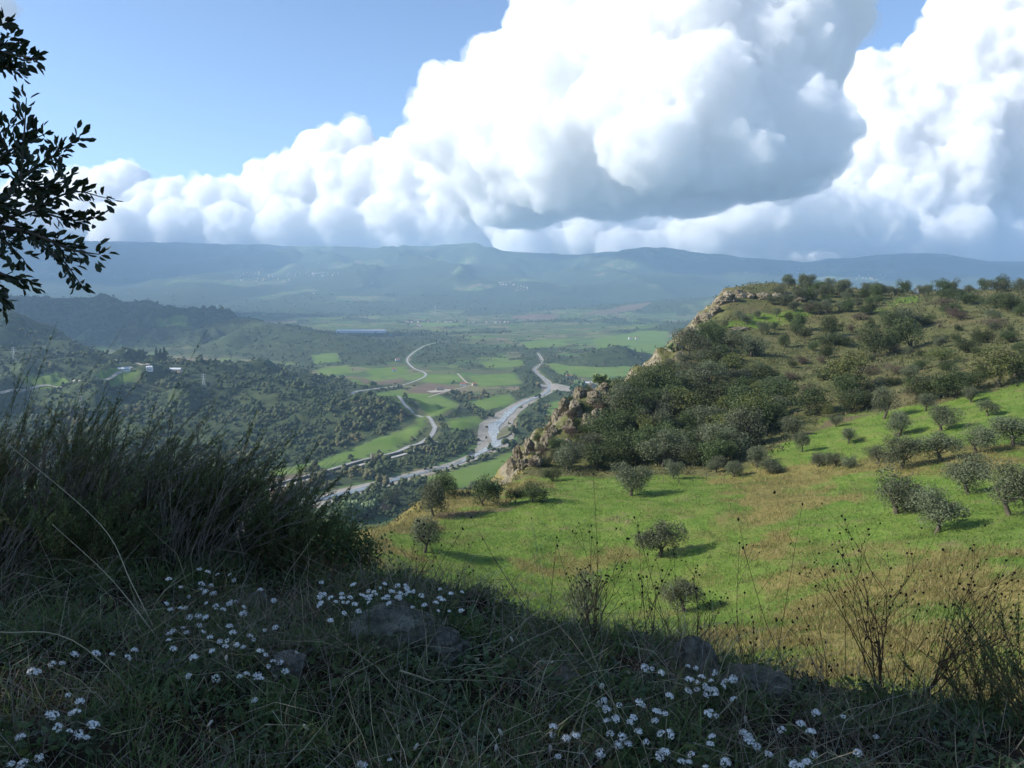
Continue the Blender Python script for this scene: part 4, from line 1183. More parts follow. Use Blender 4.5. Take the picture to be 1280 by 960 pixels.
def rock_mesh(name, seed, mat, squash=(1, 1, 0.7), rough=0.45, sub=5):
    V, Fc = ICO.setdefault(sub, ico(sub))
    V = V.copy()
    rg = np.random.default_rng(seed)
    r = np.ones(len(V))
    for k in range(9):                                # flat broken faces
        d = rand_dirs(rg, 1)[0]; c = rg.uniform(0.55, 0.9)
        q = V @ d
        r = np.minimum(r, np.where(q > 1e-3, c / np.maximum(q, 1e-3), 9))
    V = V * r[:, None]
    V = V * (1 + rough * 0.5 * fbm3(V * 1.7 + seed, 4, seed)[:, None] + rough * 0.35 * (np.abs(fbm3(V * 4.5 + seed, 4, seed + 1)) - .25)[:, None])
    lay = V[:, 2] * 6 + fbm3(V * 2.0, 2, seed + 2)
    V[:, :2] *= (1 + 0.05 * np.sign(np.sin(lay * 3))[:, None])
    return new_mesh(name, V * np.array(squash), Fc, mat, False)

def put_rock(px, py, w, h, label, seed, me=None, group=None, name='rock', d=None, mat=None, sink=0.35):
    p = hit([px], [py])[0] if d is None else np.array(at(px, py, d))
    dist = math.hypot(p[0], p[1])
    me = me or rock_mesh(name, seed, mat or M_ROCK)
    o = link(name, me, loc=tuple(p), label=label, cat='rock', group=group)
    r = w * dist / F * 0.55; rz = h * dist / F * 0.8
    o.scale = (r, r * 0.9, rz)
    o.location = (p[0], p[1] + r * 0.4, p[2] + rz * (0.5 - sink))
    o.rotation_euler = (0, 0, (seed * 1.7) % 6.28)
    return o

put_rock(322, 764, 36, 34, 'pale grey rock poking up behind the left white flowers', 3, mat=M_PALESTONE)
put_rock(316, 800, 46, 22, 'flat pale stone lying among the left white flowers', 4, mat=M_PALESTONE)
put_rock(357, 886, 56, 44, 'blue-grey angular rock in dark grass near the bottom', 5, mat=M_PALESTONE)
put_rock(488, 812, 124, 100, 'large fissured dark grey rock under the white flower mound', 6)
put_rock(552, 826, 66, 52, 'rounded dark rock leaning on the large fissured one', 7)
put_rock(868, 850, 62, 76, 'dark pointed boulder topped with white flowers at the brow', 8)
put_rock(948, 888, 86, 44, 'low brown rock ledge along the brow at the right', 9)
put_rock(212, 850, 40, 26, 'small dark stone half hidden in grass at the lower left', 10)
put_rock(705, 936, 60, 30, 'low grey stone under dry stems at the bottom centre', 12)
put_rock(872, 934, 70, 40, 'dark mossy stone below the pointed boulder', 13)

CLIFFS = [(640, 588, 14, 24), (648, 574, 16, 26), (655, 585, 18, 22), (662, 566, 18, 26), (670, 582, 18, 20), (680, 560, 18, 24), (690, 548, 20, 24), (697, 528, 20, 30), (706, 515, 18, 26), (712, 540, 22, 26),
          (722, 520, 22, 30), (735, 535, 20, 26), (726, 498, 20, 26), (742, 505, 22, 24), (748, 524, 20, 22), (738, 490, 18, 18), (756, 492, 18, 20), (848, 438, 14, 18), (856, 428, 16, 20), (864, 420, 16, 18),
          (850, 450, 14, 16), (872, 404, 14, 14), (884, 398, 16, 14), (895, 392, 16, 14), (903, 380, 18, 16), (914, 376, 20, 18), (925, 372, 18, 14), (938, 372, 20, 12), (955, 374, 22, 12), (972, 374, 22, 12),
          (708, 560, 16, 18), (760, 510, 16, 16), (878, 415, 14, 12), (700, 575, 14, 14), (925, 412, 26, 5), (985, 372, 18, 10), (1000, 376, 18, 8)]
_cm = [rock_mesh('rock_outcrop', 60 + k, M_CLIFF, rough=0.75, sub=4) for k in range(5)]
for k, (x, y, w, h) in enumerate(CLIFFS):
    put_rock(x, y, w * 0.95, h * 1.0, 'tan rock outcrop showing through scrub on the cliff edge', k, _cm[k % 5], 'rock outcrops of the cliff edge', 'rock_outcrop', sink=0.3)

# ------------------------------------------------------------------ ground plants of field and hillside
def tufts(name, label, n, poly, mat, hgt, wid, per, seed, grow=110.0, dens=None, lean=0.35):
    rg = np.random.default_rng(seed)
    a = rg.uniform(-.36, .72, n); Y = np.exp(rg.uniform(math.log(14.0 if poly == 'field' else 110.0), math.log(190.0 if poly == 'field' else 420.0), n))
    X = a * Y
    g = signed(X, Y, GRASS); rm = signed(X, Y, RIM)
    m = ((g < 1.5) if poly == 'field' else (g > -1.0)) & (rm < 12) & (signed(X, Y, LEDGE) > 4)
    X, Y = X[m], Y[m]
    P = np.stack([X, Y, height(X, Y)], 1)
    if dens is not None:
        P = P[rg.uniform(size=len(P)) < dens(P[:, 0], P[:, 1])]
    d = np.hypot(P[:, 0], P[:, 1])
    s = (0.6 + 0.4 * d / grow)
    C = np.repeat(P, per, 0) + rg.normal(size=(len(P) * per, 3)) * np.array([1, 1, 0]) * np.repeat(s, per)[:, None] * 0.28
    L = np.repeat(s, per) * rg.uniform(*hgt, len(C)); W = np.repeat(s, per) * rg.uniform(*wid, len(C))
    D = rg.normal(size=C.shape) * lean + np.array([0.15, 0, 1.0])
    V, Q = leaf_quads(C + D * (L * 0.42)[:, None], D, L, W, rg, 0.04)
    return link(name, new_mesh(name, V, Q, mat), label=label, cat='grass', kind='stuff')

M_FGRASS = leaf_mat('meadow_grass', (0.068, 0.118, 0.022), (0.160, 0.220, 0.046), (0.22, 0.20, 0.08), 0.3, var=0)
M_STRAW = leaf_mat('straw_grass', (0.15, 0.125, 0.042), (0.25, 0.205, 0.078), (0.33, 0.28, 0.14), 0.3, var=0)
M_SCRUB = leaf_mat('low_scrub', (0.05, 0.064, 0.022), (0.112, 0.115, 0.048), (0.17, 0.14, 0.07), 0.2, var=0)
FIELD_PX = [(380, 740), (470, 640), (560, 625), (640, 598), (850, 595), (955, 575), (1030, 524), (1290, 482), (1300, 900), (560, 900)]
HILL_PX = [(760, 600), (645, 585), (730, 480), (840, 435), (905, 372), (1000, 354), (1290, 356), (1290, 485), (1030, 526), (955, 578)]
def in_dry(X, Y):
    m = 0; dn = fbm2(X / 5, Y / 5, 4, 105); w = 3.0 * noise2(X / 9, Y / 9, 101)
    for pl, k in DRYP:
        m = np.maximum(m, 1 - smooth(-4, 4, signed(X, Y, pl) + w * 1.6 + 5 * dn))
    for x, y, r, k in DRY:
        m = np.maximum(m, k * (1 - smooth(r * 0.35, r * 1.1, np.hypot(X - x, (Y - y) * .8) + 0.3 * r * noise2(X / (r * .4), Y / (r * .4), 501))))
    return m
tufts('meadow_grass', 'short bright green grass of the sloping field', 120000, 'field', M_FGRASS, (0.14, 0.40), (0.03, 0.09), 3, 31, dens=lambda X, Y: 0.25 + 0.75 * smooth(-0.1, 0.4, fbm2(X / 5, Y / 5, 3, 502)))
tufts('dry_grass', 'golden dry grass in patches across the green field', 150000, 'field', M_STRAW, (0.3, 0.80), (0.02, 0.055), 3, 32, dens=lambda X, Y: in_dry(X, Y) * smooth(-0.35, 0.25, fbm2(X / 3, Y / 3, 3, 503)))
tufts('low_scrub', 'low brown and olive scrub covering the hillside', 36000, 'hill', M_SCRUB, (0.3, 0.7), (0.12, 0.3), 4, 33, 130.0, dens=lambda X, Y: 0.2 + 0.8 * smooth(-0.2, 0.4, fbm2(X / 8, Y / 8, 3, 504)), lean=0.8)

# ------------------------------------------------------------------ prickly pears
M_CACTUS = simple_mat('cactus_pad', (0.13, 0.18, 0.075), 0.6, 0.3, 0.3, 4.0)
def pear_mesh(seed):
    rg = np.random.default_rng(seed); s = Soup(); V0, F0 = ICO[2]
    def pad(base, dirv, size, lev):
        yaw = rg.uniform(0, math.pi)
        n = np.array([math.cos(yaw), math.sin(yaw), 0.0])
        up = dirv / np.linalg.norm(dirv); n = n - up * (n @ up); n /= np.linalg.norm(n); sd = np.cross(up, n)
        Rm = np.stack([sd, n, up], 1)
        W = (V0 * np.array([size * 0.36, size * 0.07, size * 0.5])) @ Rm.T + base + up * size * 0.45
        s.add(W, F0)
        if lev:
            for k in range(int(rg.integers(2, 4))):
                a = rg.uniform(-0.9, 0.9)
                pad(base + up * size * (0.8 - 0.15 * abs(a)) + sd * size * 0.3 * math.sin(a), up * math.cos(a) + sd * math.sin(a) + n * rg.normal() * 0.3, size * rg.uniform(0.75, 0.95), lev - 1)
    for k in range(6):
        pad(np.array([rg.uniform(-.16, .16), rg.uniform(-.06, .06), -0.03]), np.array([rg.normal() * 0.3, rg.normal() * 0.3, 1.0]), 0.42, 3)
    return s.mesh('prickly_pear', M_CACTUS, True)
_pm = [pear_mesh(k) for k in range(3)]
for k, (x, y, h, lab) in enumerate([(436, 652, 34, 'largest prickly pear clump at the dry rim above the river'), (452, 646, 26, 'prickly pear between two others at the dry rim'), (466, 640, 20, 'right smaller prickly pear at the dry rim'),
                                    (724, 492, 22, 'prickly pear crowning the lower cliff'), (752, 482, 20, 'prickly pear on top of the cliff behind the first'), (700, 560, 16, 'prickly pear growing halfway down the rocky cliff'),
                                    (842, 440, 14, 'prickly pear high on the cliff edge'), (615, 612, 14, 'low prickly pear at the grassy rim under the cliff'), (822, 470, 16, 'pale prickly pear pads amid the dark scrub')]):
    p = hit(x, y)[0]; sc = h * math.hypot(p[0], p[1]) / F / 1.3
    o = link('prickly_pear', _pm[k % 3], loc=tuple(p), label=lab, cat='cactus'); o.scale = (sc,) * 3; o.rotation_euler = (0, 0, k * 1.1)

# ------------------------------------------------------------------ houses and masts in the valley
M_WHITE = simple_mat('white_render', (0.72, 0.70, 0.66), 0.9, 0.2, 0.1, 0.5)
M_TAN = simple_mat('tan_render', (0.45, 0.36, 0.27), 0.9, 0.2, 0.15, 0.5)
M_TILE = simple_mat('roof_tile', (0.30, 0.13, 0.075), 0.9, 0.2, 0.3, 1.0)
M_TIN = simple_mat('pale_roof', (0.55, 0.56, 0.57), 0.6, 0.3, 0.15, 0.5)
M_PANE = simple_mat('dark_window', (0.03, 0.035, 0.045), 0.2, 0.5, 0.1)
def cube(lo, hi):
    V = np.array([(x, y, z) for x in (lo[0], hi[0]) for y in (lo[1], hi[1]) for z in (lo[2], hi[2])])
    return V, np.array([(0, 1, 3, 2), (4, 6, 7, 5), (0, 4, 5, 1), (2, 3, 7, 6), (0, 2, 6, 4), (1, 5, 7, 3)])
def gable(w, d, z, h, over=0.4, th=0.25):
    s = Soup()
    for sg in (-1, 1):
        a = np.array([(-w / 2 - over, sg * (d / 2 + over), z - over * h * 2 / d), (w / 2 + over, sg * (d / 2 + over), z - over * h * 2 / d), (w / 2 + over, 0, z + h), (-w / 2 - over, 0, z + h)])
        V = np.concatenate([a, a + np.array([0, 0, th])])
        s.add(V, np.array([(0, 1, 2, 3), (4, 7, 6, 5), (0, 4, 5, 1), (1, 5, 6, 2), (2, 6, 7, 3), (3, 7, 4, 0)]))
    g = Soup()
    for sg in (-1, 1):
        x = sg * (w / 2 - 0.02)
        g.add(np.array([(x, -d / 2, z), (x, d / 2, z), (x, 0, z + h)]), np.array([(0, 1, 2)]))
    return s, g
def house(px, py, w, d, h, rz, label, wall, roof, name='house', cat='house', rows=1):
    p = hit(px, py, 3.0 if name == 'hut' else 520.0)[0]
    o = bpy.data.objects.new(name, None); COL.objects.link(o); o.location = tuple(p); o.rotation_euler = (0, 0, rz)
    tag(o, label, cat)
    rs, gs = gable(w, d, h, d * 0.22)
    gs.add(*cube((-w / 2, -d / 2, -2), (w / 2, d / 2, h)))
    link('wall', gs.mesh('wall', wall), o); link('roof', rs.mesh('roof', roof), o)
    nwin = max(2, int(w / 4))
    wm = new_mesh('window', *cube((-0.6, -0.06, 0), (0.6, 0.06, 1.3)), M_PANE)
    for r in range(rows):
        for k in range(nwin):
            c = link('window', wm, o); c.location = (-w / 2 + w * (k + 0.5) / nwin, -d / 2, 1.0 + 3 * r)
    link('door', new_mesh('door', *cube((-0.5, -0.08, 0), (0.5, 0.08, 2.1)), M_DARKWALL), o).location = (w * 0.5 / nwin + 0.1 - w / 2 + w / nwin * 0.5, -d / 2, 0)
    return o
house(187, 463, 9, 8, 5.5, 0.2, 'white house shining on the wooded spur at the left', M_WHITE, M_TIN, rows=2)
house(219, 464, 22, 9, 3.6, -0.1, 'long low tan building on the wooded spur beside the white house', M_TAN, M_TIN, 'farm_building', 'building')
house(155, 463, 18, 10, 3, 0.3, 'grey roofed shed on the green clearing of the spur', M_TIN, M_TIN, 'shed', 'shed')
house(493, 464, 10, 9, 6, 0.1, 'small white house among fields left of the winding road', M_WHITE, M_TILE, rows=2)
house(497, 451, 12, 9, 5, 0.3, 'white house by the road at the foot of the far ridge', M_WHITE, M_TILE)
house(550, 488, 16, 10, 4, 0.2, 'dark roofed barn on the pale farm yard in the valley', M_TAN, M_DARKWALL, 'barn', 'barn')
house(579, 482, 12, 9, 4.5, 0, 'white farmhouse right of the pale farm yard', M_WHITE, M_TILE)
house(593, 482, 9, 8, 4, 0.4, 'smaller tan farmhouse by the bushes right of the farm yard', M_TAN, M_TILE)
house(736, 481, 14, 9, 4.5, 0.1, 'white building by the gravel bank beside the cliff', M_WHITE, M_TIN)
house(711, 472, 12, 9, 4, 0.2, 'brown barn on the green field beyond the gravel bank', M_TAN, M_TILE, 'barn', 'barn')
house(788, 424, 14, 10, 6, 0.2, 'left one of two white houses on the far green slope', M_WHITE, M_TILE)
house(796, 424, 12, 10, 6, 0.1, 'right one of two white houses on the far green slope', M_WHITE, M_TILE)
house(524, 408, 18, 14, 9, 0, 'pale house at the far edge of the plain near the greenhouse', M_WHITE, M_TILE, rows=2)
house(808, 469, 12, 9, 4, 0.2, 'small pale house at the edge of the dark knoll', M_WHITE, M_TILE)
gh = hit([452], [415])[0]
o = bpy.data.objects.new('greenhouse', None); COL.objects.link(o); o.location = tuple(gh); tag(o, 'very long low pale greenhouse on the far plain', 'greenhouse')
_s, _g = gable(215, 60, 7, 4, 0.2)
_g.add(*cube((-107.5, -30, -3), (107.5, 30, 7)))
link('wall', _g.mesh('wall', M_TIN), o); link('roof', _s.mesh('roof', M_WHITE), o)
# hut on the crest of the right hill
house(1148, 367, 2.6, 2.4, 1.9, 0.3, 'little white hut among trees on the crest of the right hill', M_WHITE, M_TIN, 'hut', 'hut')
# villages on the mountain sides, each house one small block with its roof
M_VILL = simple_mat('village_render', (0.46, 0.42, 0.37), 0.9, 0.2, 0.15, 0.3)
def village_mesh(k):
    rg = np.random.default_rng(k); w, d, h = rg.uniform(9, 16), rg.uniform(9, 13), rg.uniform(6, 11)
    rs, gs = gable(w, d, h, d * 0.2); gs.add(*cube((-w / 2, -d / 2, -6), (w / 2, d / 2, h)))
    s = Soup(); s.add(np.concatenate(gs.V), np.concatenate(gs.Q), 0); s.add(np.concatenate(rs.V), np.concatenate(rs.Q), 1)
    return s.mesh('house', [M_VILL if k % 3 else M_TAN, M_TILE if k % 2 else M_TIN])
_vm = [village_mesh(k) for k in range(6)]
def village(n, boxes, label, group, seed):
    rg = np.random.default_rng(seed)
    pts = [(rg.uniform(b[0], b[2]), rg.uniform(b[1], b[3])) for b in boxes for _ in range(int(n * b[4]))]
    for k, p in enumerate(hit([q[0] for q in pts], [q[1] for q in pts], 4600.0)):
        o = link('house', _vm[int(rg.integers(6))], loc=tuple(p), label=label, cat='house', group=group)
        o.rotation_euler = (0, 0, rg.uniform(0, 6.28)); s = rg.uniform(0.6, 1.1); o.scale = (s, s, s)
village(70, [(293, 341, 350, 352, .5), (340, 340, 418, 346, .5)], 'small pale house of the hillside village on the left mountain', 'left mountain village', 1)
village(26, [(620, 353, 642, 358, .4), (640, 356, 662, 364, .6)], 'small white house of the village on the middle mountain', 'middle mountain village', 2)
village(60, [(1070, 343, 1112, 350, .7), (930, 335, 1070, 346, .3)], 'small pale house of the village behind the right hill', 'village behind the hill', 3)
village(24, [(480, 404, 640, 414, 1)], 'small house scattered on the far plain near the greenhouse', 'houses on the far plain', 4)
village(30, [(20, 325, 470, 372, 1)], 'lone small house on the lower mountain slopes at left', 'scattered mountain houses', 6)
M_STEEL = simple_mat('galvanised_steel', (0.50, 0.51, 0.52), 0.5, 0.4, 0.1)
def pylon(px, py, h, label, w=5.0):
    p = hit(px, py)[0]; s = Soup()
    for a in range(4):
        x, y = (1, -1, -1, 1)[a], (1, 1, -1, -1)[a]
        s.tube([(x * w / 2, y * w / 2, -1), (x * w * .12, y * w * .12, h * .7), (0, 0, h)], [.22, .18, .12], 4)
        x2, y2 = (1, -1, -1, 1)[(a + 1) % 4], (1, 1, -1, -1)[(a + 1) % 4]
        for k in range(6):
            f, g = 1 - k * .12, 1 - (k + 1) * .12
            s.tube([(x * w / 2 * f, y * w / 2 * f, h * .11 * k), (x2 * w / 2 * g, y2 * w / 2 * g, h * .11 * (k + 1))], .09, 3)
    for z in (.68, .8, .92):
        s.tube([(-w * .8, 0, h * z), (w * .8, 0, h * z)], .16, 4)
    return link('pylon', s.mesh('pylon', M_STEEL), loc=tuple(p), label=label, cat='pylon')
pylon(102, 516, 34, 'steel lattice pylon in front of the dark woods at the far left')
pylon(255, 486, 24, 'lattice pylon on the ridge of the wooded spur')
pylon(18, 452, 26, 'lattice pylon under the dark hill at the left edge')
pylon(544, 394, 70, 'tall pale mast on the far slope beyond the plain', 12)
pylon(464, 582, 15, 'slim mast beside the valley road', 1.2)
# fence posts along the edge of the green field
for k, (x, y) in enumerate([(700, 605), (722, 605), (805, 606), (829, 605), (848, 604), (866, 602), (883, 600), (905, 602), (928, 598), (742, 606)]):
    p = hit(x, y)[0]; s = Soup(); s.tube([(0, 0, -.2), (.01, 0, .6), (0.02, .01, 1.25)], [.05, .045, .04], 6)
    link('fence_post', s.mesh('fence_post', M_BARK), loc=tuple(p), label='thin wooden fence post where the green field meets the wood', cat='post', group='fence posts along the field').rotation_euler = (.05, .04 * (k % 3 - 1), k)

# slim dark cypresses on the spur
def cypress_mesh(seed):
    rg = np.random.default_rng(seed); n = 900
    z = rg.uniform(0.04, 1, n); r = 0.13 * np.sin(np.pi * np.clip(z, 0, 1) ** 0.6) + 0.01; a = rg.uniform(0, 6.283, n); r = r * rg.uniform(.6, 1.1, n)
    P = np.stack([np.cos(a) * r, np.sin(a) * r, z], 1)
    V, Q = leaf_quads(P, rand_dirs(rg, n) * .5 + np.array([0, 0, 1.0]), .09, .035, rg, .05)
    return new_mesh('crown', V, Q, M_BUSH), new_mesh('trunk', *tube([(0, 0, -.05), (0, 0, .3), (0, 0, .8)], [.02, .018, .006], 6), M_BARK)
_cy = cypress_mesh(1)
for k, (x, y, h) in enumerate([(196, 452, 17), (201, 452, 15), (206, 453, 18), (180, 449, 12), (174, 449, 12), (168, 448, 11)]):
    p = hit(x, y)[0]; s = h * math.hypot(p[0], p[1]) / F
    o = bpy.data.objects.new('cypress', None); COL.objects.link(o); o.location = tuple(p); o.scale = (s * (1 + .2 * (k % 2)), s, s)
    tag(o, 'slim dark cypress in the row on the wooded spur behind the white house', 'cypress', 'cypresses on the spur')
    for nm, me in zip(('crown', 'trunk'), _cy): link(nm, me, o)
# ================================================================== the brow in front of the camera
def leaf_hex(C, D, L, W, rg, fold=0.08):
    """pointed oval leaves: six corners, bent along the middle"""
    n = len(C); L = np.broadcast_to(L, (n,)); W = np.broadcast_to(W, (n,))
    D = D / (np.linalg.norm(D, axis=1)[:, None] + 1e-9)
    S = np.cross(D, rand_dirs(rg, n)); S /= np.linalg.norm(S, axis=1)[:, None] + 1e-9
    Nn = np.cross(D, S)
    def pt(t, s): return C + D * (L * (t - .5))[:, None] + S * (W * s * .5)[:, None] + Nn * (L * fold * abs(s) - L * fold * 1.2 * t * t)[:, None]
    V = np.stack([pt(0, 0), pt(.3, .85), pt(.68, .95), pt(1, 0), pt(.68, -.95), pt(.3, -.85)], 1).reshape(-1, 3)
    k = np.arange(n)[:, None] * 6
    return V, np.concatenate([k + np.array([[0, 1, 2, 3]]), k + np.array([[0, 3, 4, 5]])])

def ray_at(px, py, d):
    return np.array(at(px, py, d))

def hit_lift(px, py, lift):
    """where the rays come to a given height above the brow"""
    px = np.asarray(px, float); py = np.asarray(py, float); lift = np.broadcast_to(lift, px.shape)
    a, b = pix_dir(px, py)
    ys = np.linspace(1.2, 14, 1300)
    H = height(a[:, None] * ys, np.broadcast_to(ys, (len(px), len(ys)))) + lift[:, None]
    below = H > b[:, None] * ys
    k = np.where(below.any(1), np.argmax(below, 1), len(ys) - 1)
    y = ys[k]
    return np.stack([a * y, y, b * y], 1)

M_TREELEAF = leaf_mat('leathery_leaves', (0.022, 0.036, 0.016), (0.040, 0.058, 0.024), None, 0.15, 0.45, 0.4, 0)
M_TWIG = simple_mat('dark_twig', (0.045, 0.035, 0.026), 0.9, 0.1, 0.3, 20)
M_DEADTWIG = simple_mat('grey_dead_twig', (0.24, 0.21, 0.17), 0.9, 0.1, 0.35, 20)
M_STALK = simple_mat('brown_stalk', (0.105, 0.065, 0.038), 0.9, 0.1, 0.4, 15)
M_PALESTRAW = simple_mat('pale_straw', (0.42, 0.35, 0.22), 0.85, 0.2, 0.2, 10)
M_DRYSTEM = leaf_mat('dry_stems', (0.12, 0.09, 0.055), (0.26, 0.20, 0.13), (0.42, 0.36, 0.25), 0.1, var=0)
M_SEED = simple_mat('dark_seed_head', (0.025, 0.020, 0.016), 0.95, 0.1, 0.4, 60)

# --- the tree at the left: trunk outside the picture, leafy twigs reaching in; it shades the brow
def shade_tree(name, label, foot, crown_c, crown_r, n, seed, sprigs=False):
    rg = np.random.default_rng(seed)
    gz = float(height(np.array([foot[0]]), np.array([foot[1]]))[0])
    o = bpy.data.objects.new(name, None); COL.objects.link(o); o.location = (foot[0], foot[1], gz)
    tag(o, label, 'tree')
    base = np.array([foot[0], foot[1], gz])
    s = Soup(); cc = np.array(crown_c); cr = np.array(crown_r)
    fork = base * 0.55 + cc * 0.45
    s.tube([(0, 0, -.3), (fork - base) * .5 + np.array([.1, .05, 0]), fork - base], [.30, .22, .18], 9)
    for k in range(9):
        e = cc - base + rand_dirs(rg, 1)[0] * cr * .75
        m = (fork - base) * .5 + e * .5 + rg.normal(size=3) * .2
        s.tube([fork - base, m, e], [.12, .07, .02], 6)
    c = []
    for k in range(26):
        c.append(cc + rand_dirs(rg, 1)[0] * cr * rg.uniform(.3, .85))
    c = np.array(c); kk = rg.integers(0, len(c), n)
    d = rand_dirs(rg, n)
    P = c[kk] + d * (cr * .40) * rg.uniform(.25, 1.0, n)[:, None] ** .5
    D = d + rand_dirs(rg, n)
    L = rg.uniform(.10, .18, n); W = L * .45
    leaves = Soup()
    leaves.add(*leaf_hex(P - base, D, L, W, rg))
    if sprigs:
        tw = [[(-260, 120), (-120, 80), (-30, 62), (15, 68), (44, 74)], [(-60, 62), (-20, 40), (8, 28)], [(-30, 62), (0, 80), (22, 88)], [(-10, 70), (10, 50)],
              [(-300, 330), (-120, 300), (-20, 280), (40, 262), (90, 240), (131, 247)], [(-20, 280), (25, 225), (60, 200), (98, 172)], [(25, 225), (30, 170), (33, 122)], [(40, 262), (75, 215), (70, 185)],
              [(-20, 280), (40, 292), (90, 312), (124, 318)], [(40, 292), (78, 325), (100, 354)], [(-120, 300), (-40, 330), (10, 345), (36, 352)], [(-40, 330), (0, 370), (4, 388)], [(-120, 300), (-30, 230), (10, 190), (55, 168)],
              [(-60, 240), (-10, 200), (12, 155)], [(40, 262), (90, 275), (118, 272)], [(10, 190), (-4, 160)], [(-20, 280), (15, 310), (30, 325)], [(25, 225), (60, 235), (85, 222)], [(-40, 250), (10, 255), (30, 240)], [(-60, 300), (-5, 320), (12, 300)]]
        for ti, q in enumerate(tw):
            dd = rg.uniform(3.75, 4.35)
            W3 = np.array([ray_at(x, y, dd + .1 * math.sin(i + ti)) for i, (x, y) in enumerate(q)])
            if q[0][0] < -200: W3[0] = W3[0] * .55 + (cc + np.array([cr[0] * .5, 0, -cr[2] * .6])) * .45
            W3 = spline(W3, 8)
            s.tube(W3 - base, np.linspace(.016 if len(q) > 3 else .007, .0022, len(W3)), 5)
            seg = np.concatenate([[0], np.cumsum(np.linalg.norm(np.diff(W3, axis=0), axis=1))])
            inv = W3[:, 0] > -3.2
            if not inv.any(): continue
            t0 = seg[np.argmax(inv)]
            m = int((seg[-1] - t0) / .0125) + 8
            tt = np.sort(rg.uniform(t0, seg[-1], m)); tt[-5:] = seg[-1]
            tt = np.repeat(tt, 2)
            Q3 = np.stack([np.interp(tt, seg, W3[:, k]) for k in range(3)], 1)
            T3 = np.gradient(W3, axis=0); T3 /= np.linalg.norm(T3, axis=1)[:, None]
            TT = np.stack([np.interp(tt, seg, T3[:, k]) for k in range(3)], 1)
            off = rand_dirs(rg, len(tt))
            sp = rg.uniform(0, .05, len(tt))[:, None]
            D2 = TT * .9 + off * .8
            L2 = rg.uniform(.040, .062, len(tt))
            D2 /= np.linalg.norm(D2, axis=1)[:, None]
            leaves.add(*leaf_hex(Q3 + off * sp + D2 * (L2 * .5)[:, None] - base, D2, L2, L2 * .46, rg, .10))
    link('trunk', s.mesh('trunk', M_BARK, True), o)
    link('crown', leaves.mesh('crown', M_TREELEAF), o)
    return o
shade_tree('evergreen_tree', 'dark leafy evergreen tree at the left edge, twigs hanging against sky and cloud', (-6.6, 3.4), (-7.0, 3.0, 3.4), (2.9, 2.6, 2.6), 15000, 5, True)
shade_tree('evergreen_tree', 'taller leafy evergreen tree out of view at the left, added to shade the brow', (-10.5, 4.4), (-10.2, 4.2, 5.2), (3.2, 3.0, 3.4), 12000, 6)  # unseen second tree, added to keep the sun off the brow

# --- feathery broom-like shrubs
M_BROOM = leaf_mat('broom_foliage', (0.085, 0.130, 0.042), (0.17, 0.215, 0.08), (0.26, 0.22, 0.12), 0.35, var=.4)
def broom(foot, hgt, spread, n, lean, seed, label, leaf=(.012, .024), sparse=1.0, mat=None, stem_mat=None):
    rg = np.random.default_rng(seed)
    gz = float(height(np.array([foot[0]]), np.array([foot[1]]))[0])
    o = bpy.data.objects.new('broom_shrub', None); COL.objects.link(o); o.location = (foot[0], foot[1], gz); tag(o, label, 'shrub')
    st, lf = Soup(), Soup()
    for k in range(n):
        a = rg.uniform(0, 6.283); r = spread * math.sqrt(rg.uniform())
        b = np.array([math.cos(a) * r * .45, math.sin(a) * r * .3, -.03])
        L = hgt * rg.uniform(.55, 1.15)
        out = np.array([math.cos(a) * .35, math.sin(a) * .25, 0]) * (r / spread)
        d0 = np.array([lean * .25, 0, 1.0]) + out + rg.normal(size=3) * .20
        d1 = np.array([lean * .95, 0, .62]) + out * .8 + rg.normal(size=3) * .30
        t_ = np.linspace(0, 1, 9)[:, None]
        P = b + L * (d0 * t_ * (1 - .5 * t_) + d1 * .5 * t_ * t_) * 1.15 + np.cumsum(rg.normal(size=(9, 3)) * .006, 0)
        st.tube(P, np.linspace(.0026, .0007, 9), 3)
        def leafy(P, m, t0):
            tt = rg.uniform(t0, 1, m); x = np.linspace(0, 1, len(P))
            C = np.stack([np.interp(tt, x, P[:, i]) for i in range(3)], 1)
            T = P[-1] - P[len(P) // 2]; T = T / np.linalg.norm(T)
            D = T * 1.0 + rand_dirs(rg, m) * .75
            Lf = rg.uniform(*leaf, m)
            lf.add(*leaf_quads(C + D * (Lf * .5)[:, None], D, Lf, Lf * .26, rg, .03))
        leafy(P, int(60 * sparse), .22)
        for q in range(5):
            i = int(rg.integers(3, 8)); e = P[i] + ((P[i] - P[i - 1]) * 3.0 + rg.normal(size=3) * .05 * hgt) * rg.uniform(.5, 1)
            S2 = np.stack([P[i], (P[i] + e) / 2 + rg.normal(size=3) * .006, e])
            st.tube(S2, [.0015, .0011, .0007], 3)
            leafy(S2, int(26 * sparse), .1)
    link('stems', st.mesh('stems', stem_mat or M_STALK), o)
    link('foliage', lf.mesh('foliage', mat or M_BROOM), o)
    return o
for k, (x, y, h, sp, n, ln) in enumerate([(-3.5, 4.9, .74, .60, 120, .35), (-3.0, 5.1, .66, .6, 120, .5), (-2.45, 5.0, .60, .6, 120, .6), (-2.0, 4.8, .50, .55, 130, .55), (-1.60, 4.75, .44, .5, 140, .4), (-1.34, 4.6, .38, .42, 130, .3), (-3.1, 4.3, .50, .55, 120, .3), (-2.4, 4.35, .40, .5, 110, .4)]):
    broom((x, y), h, sp, n, ln, 300 + k, ['tallest feathery dark green shrub at the left edge', 'feathery shrub leaning right behind the left edge one', 'feathery shrub with wind-swept plumes in the middle of the left thicket', 'feathery shrub leaning right over the river view',
          'low feathery shrub with dense dark mass near the valley road', 'small rightmost feathery shrub of the left thicket', 'nearer dark feathery shrub low at the left edge', 'nearer low feathery shrub amid dry stems, left thicket'][k])
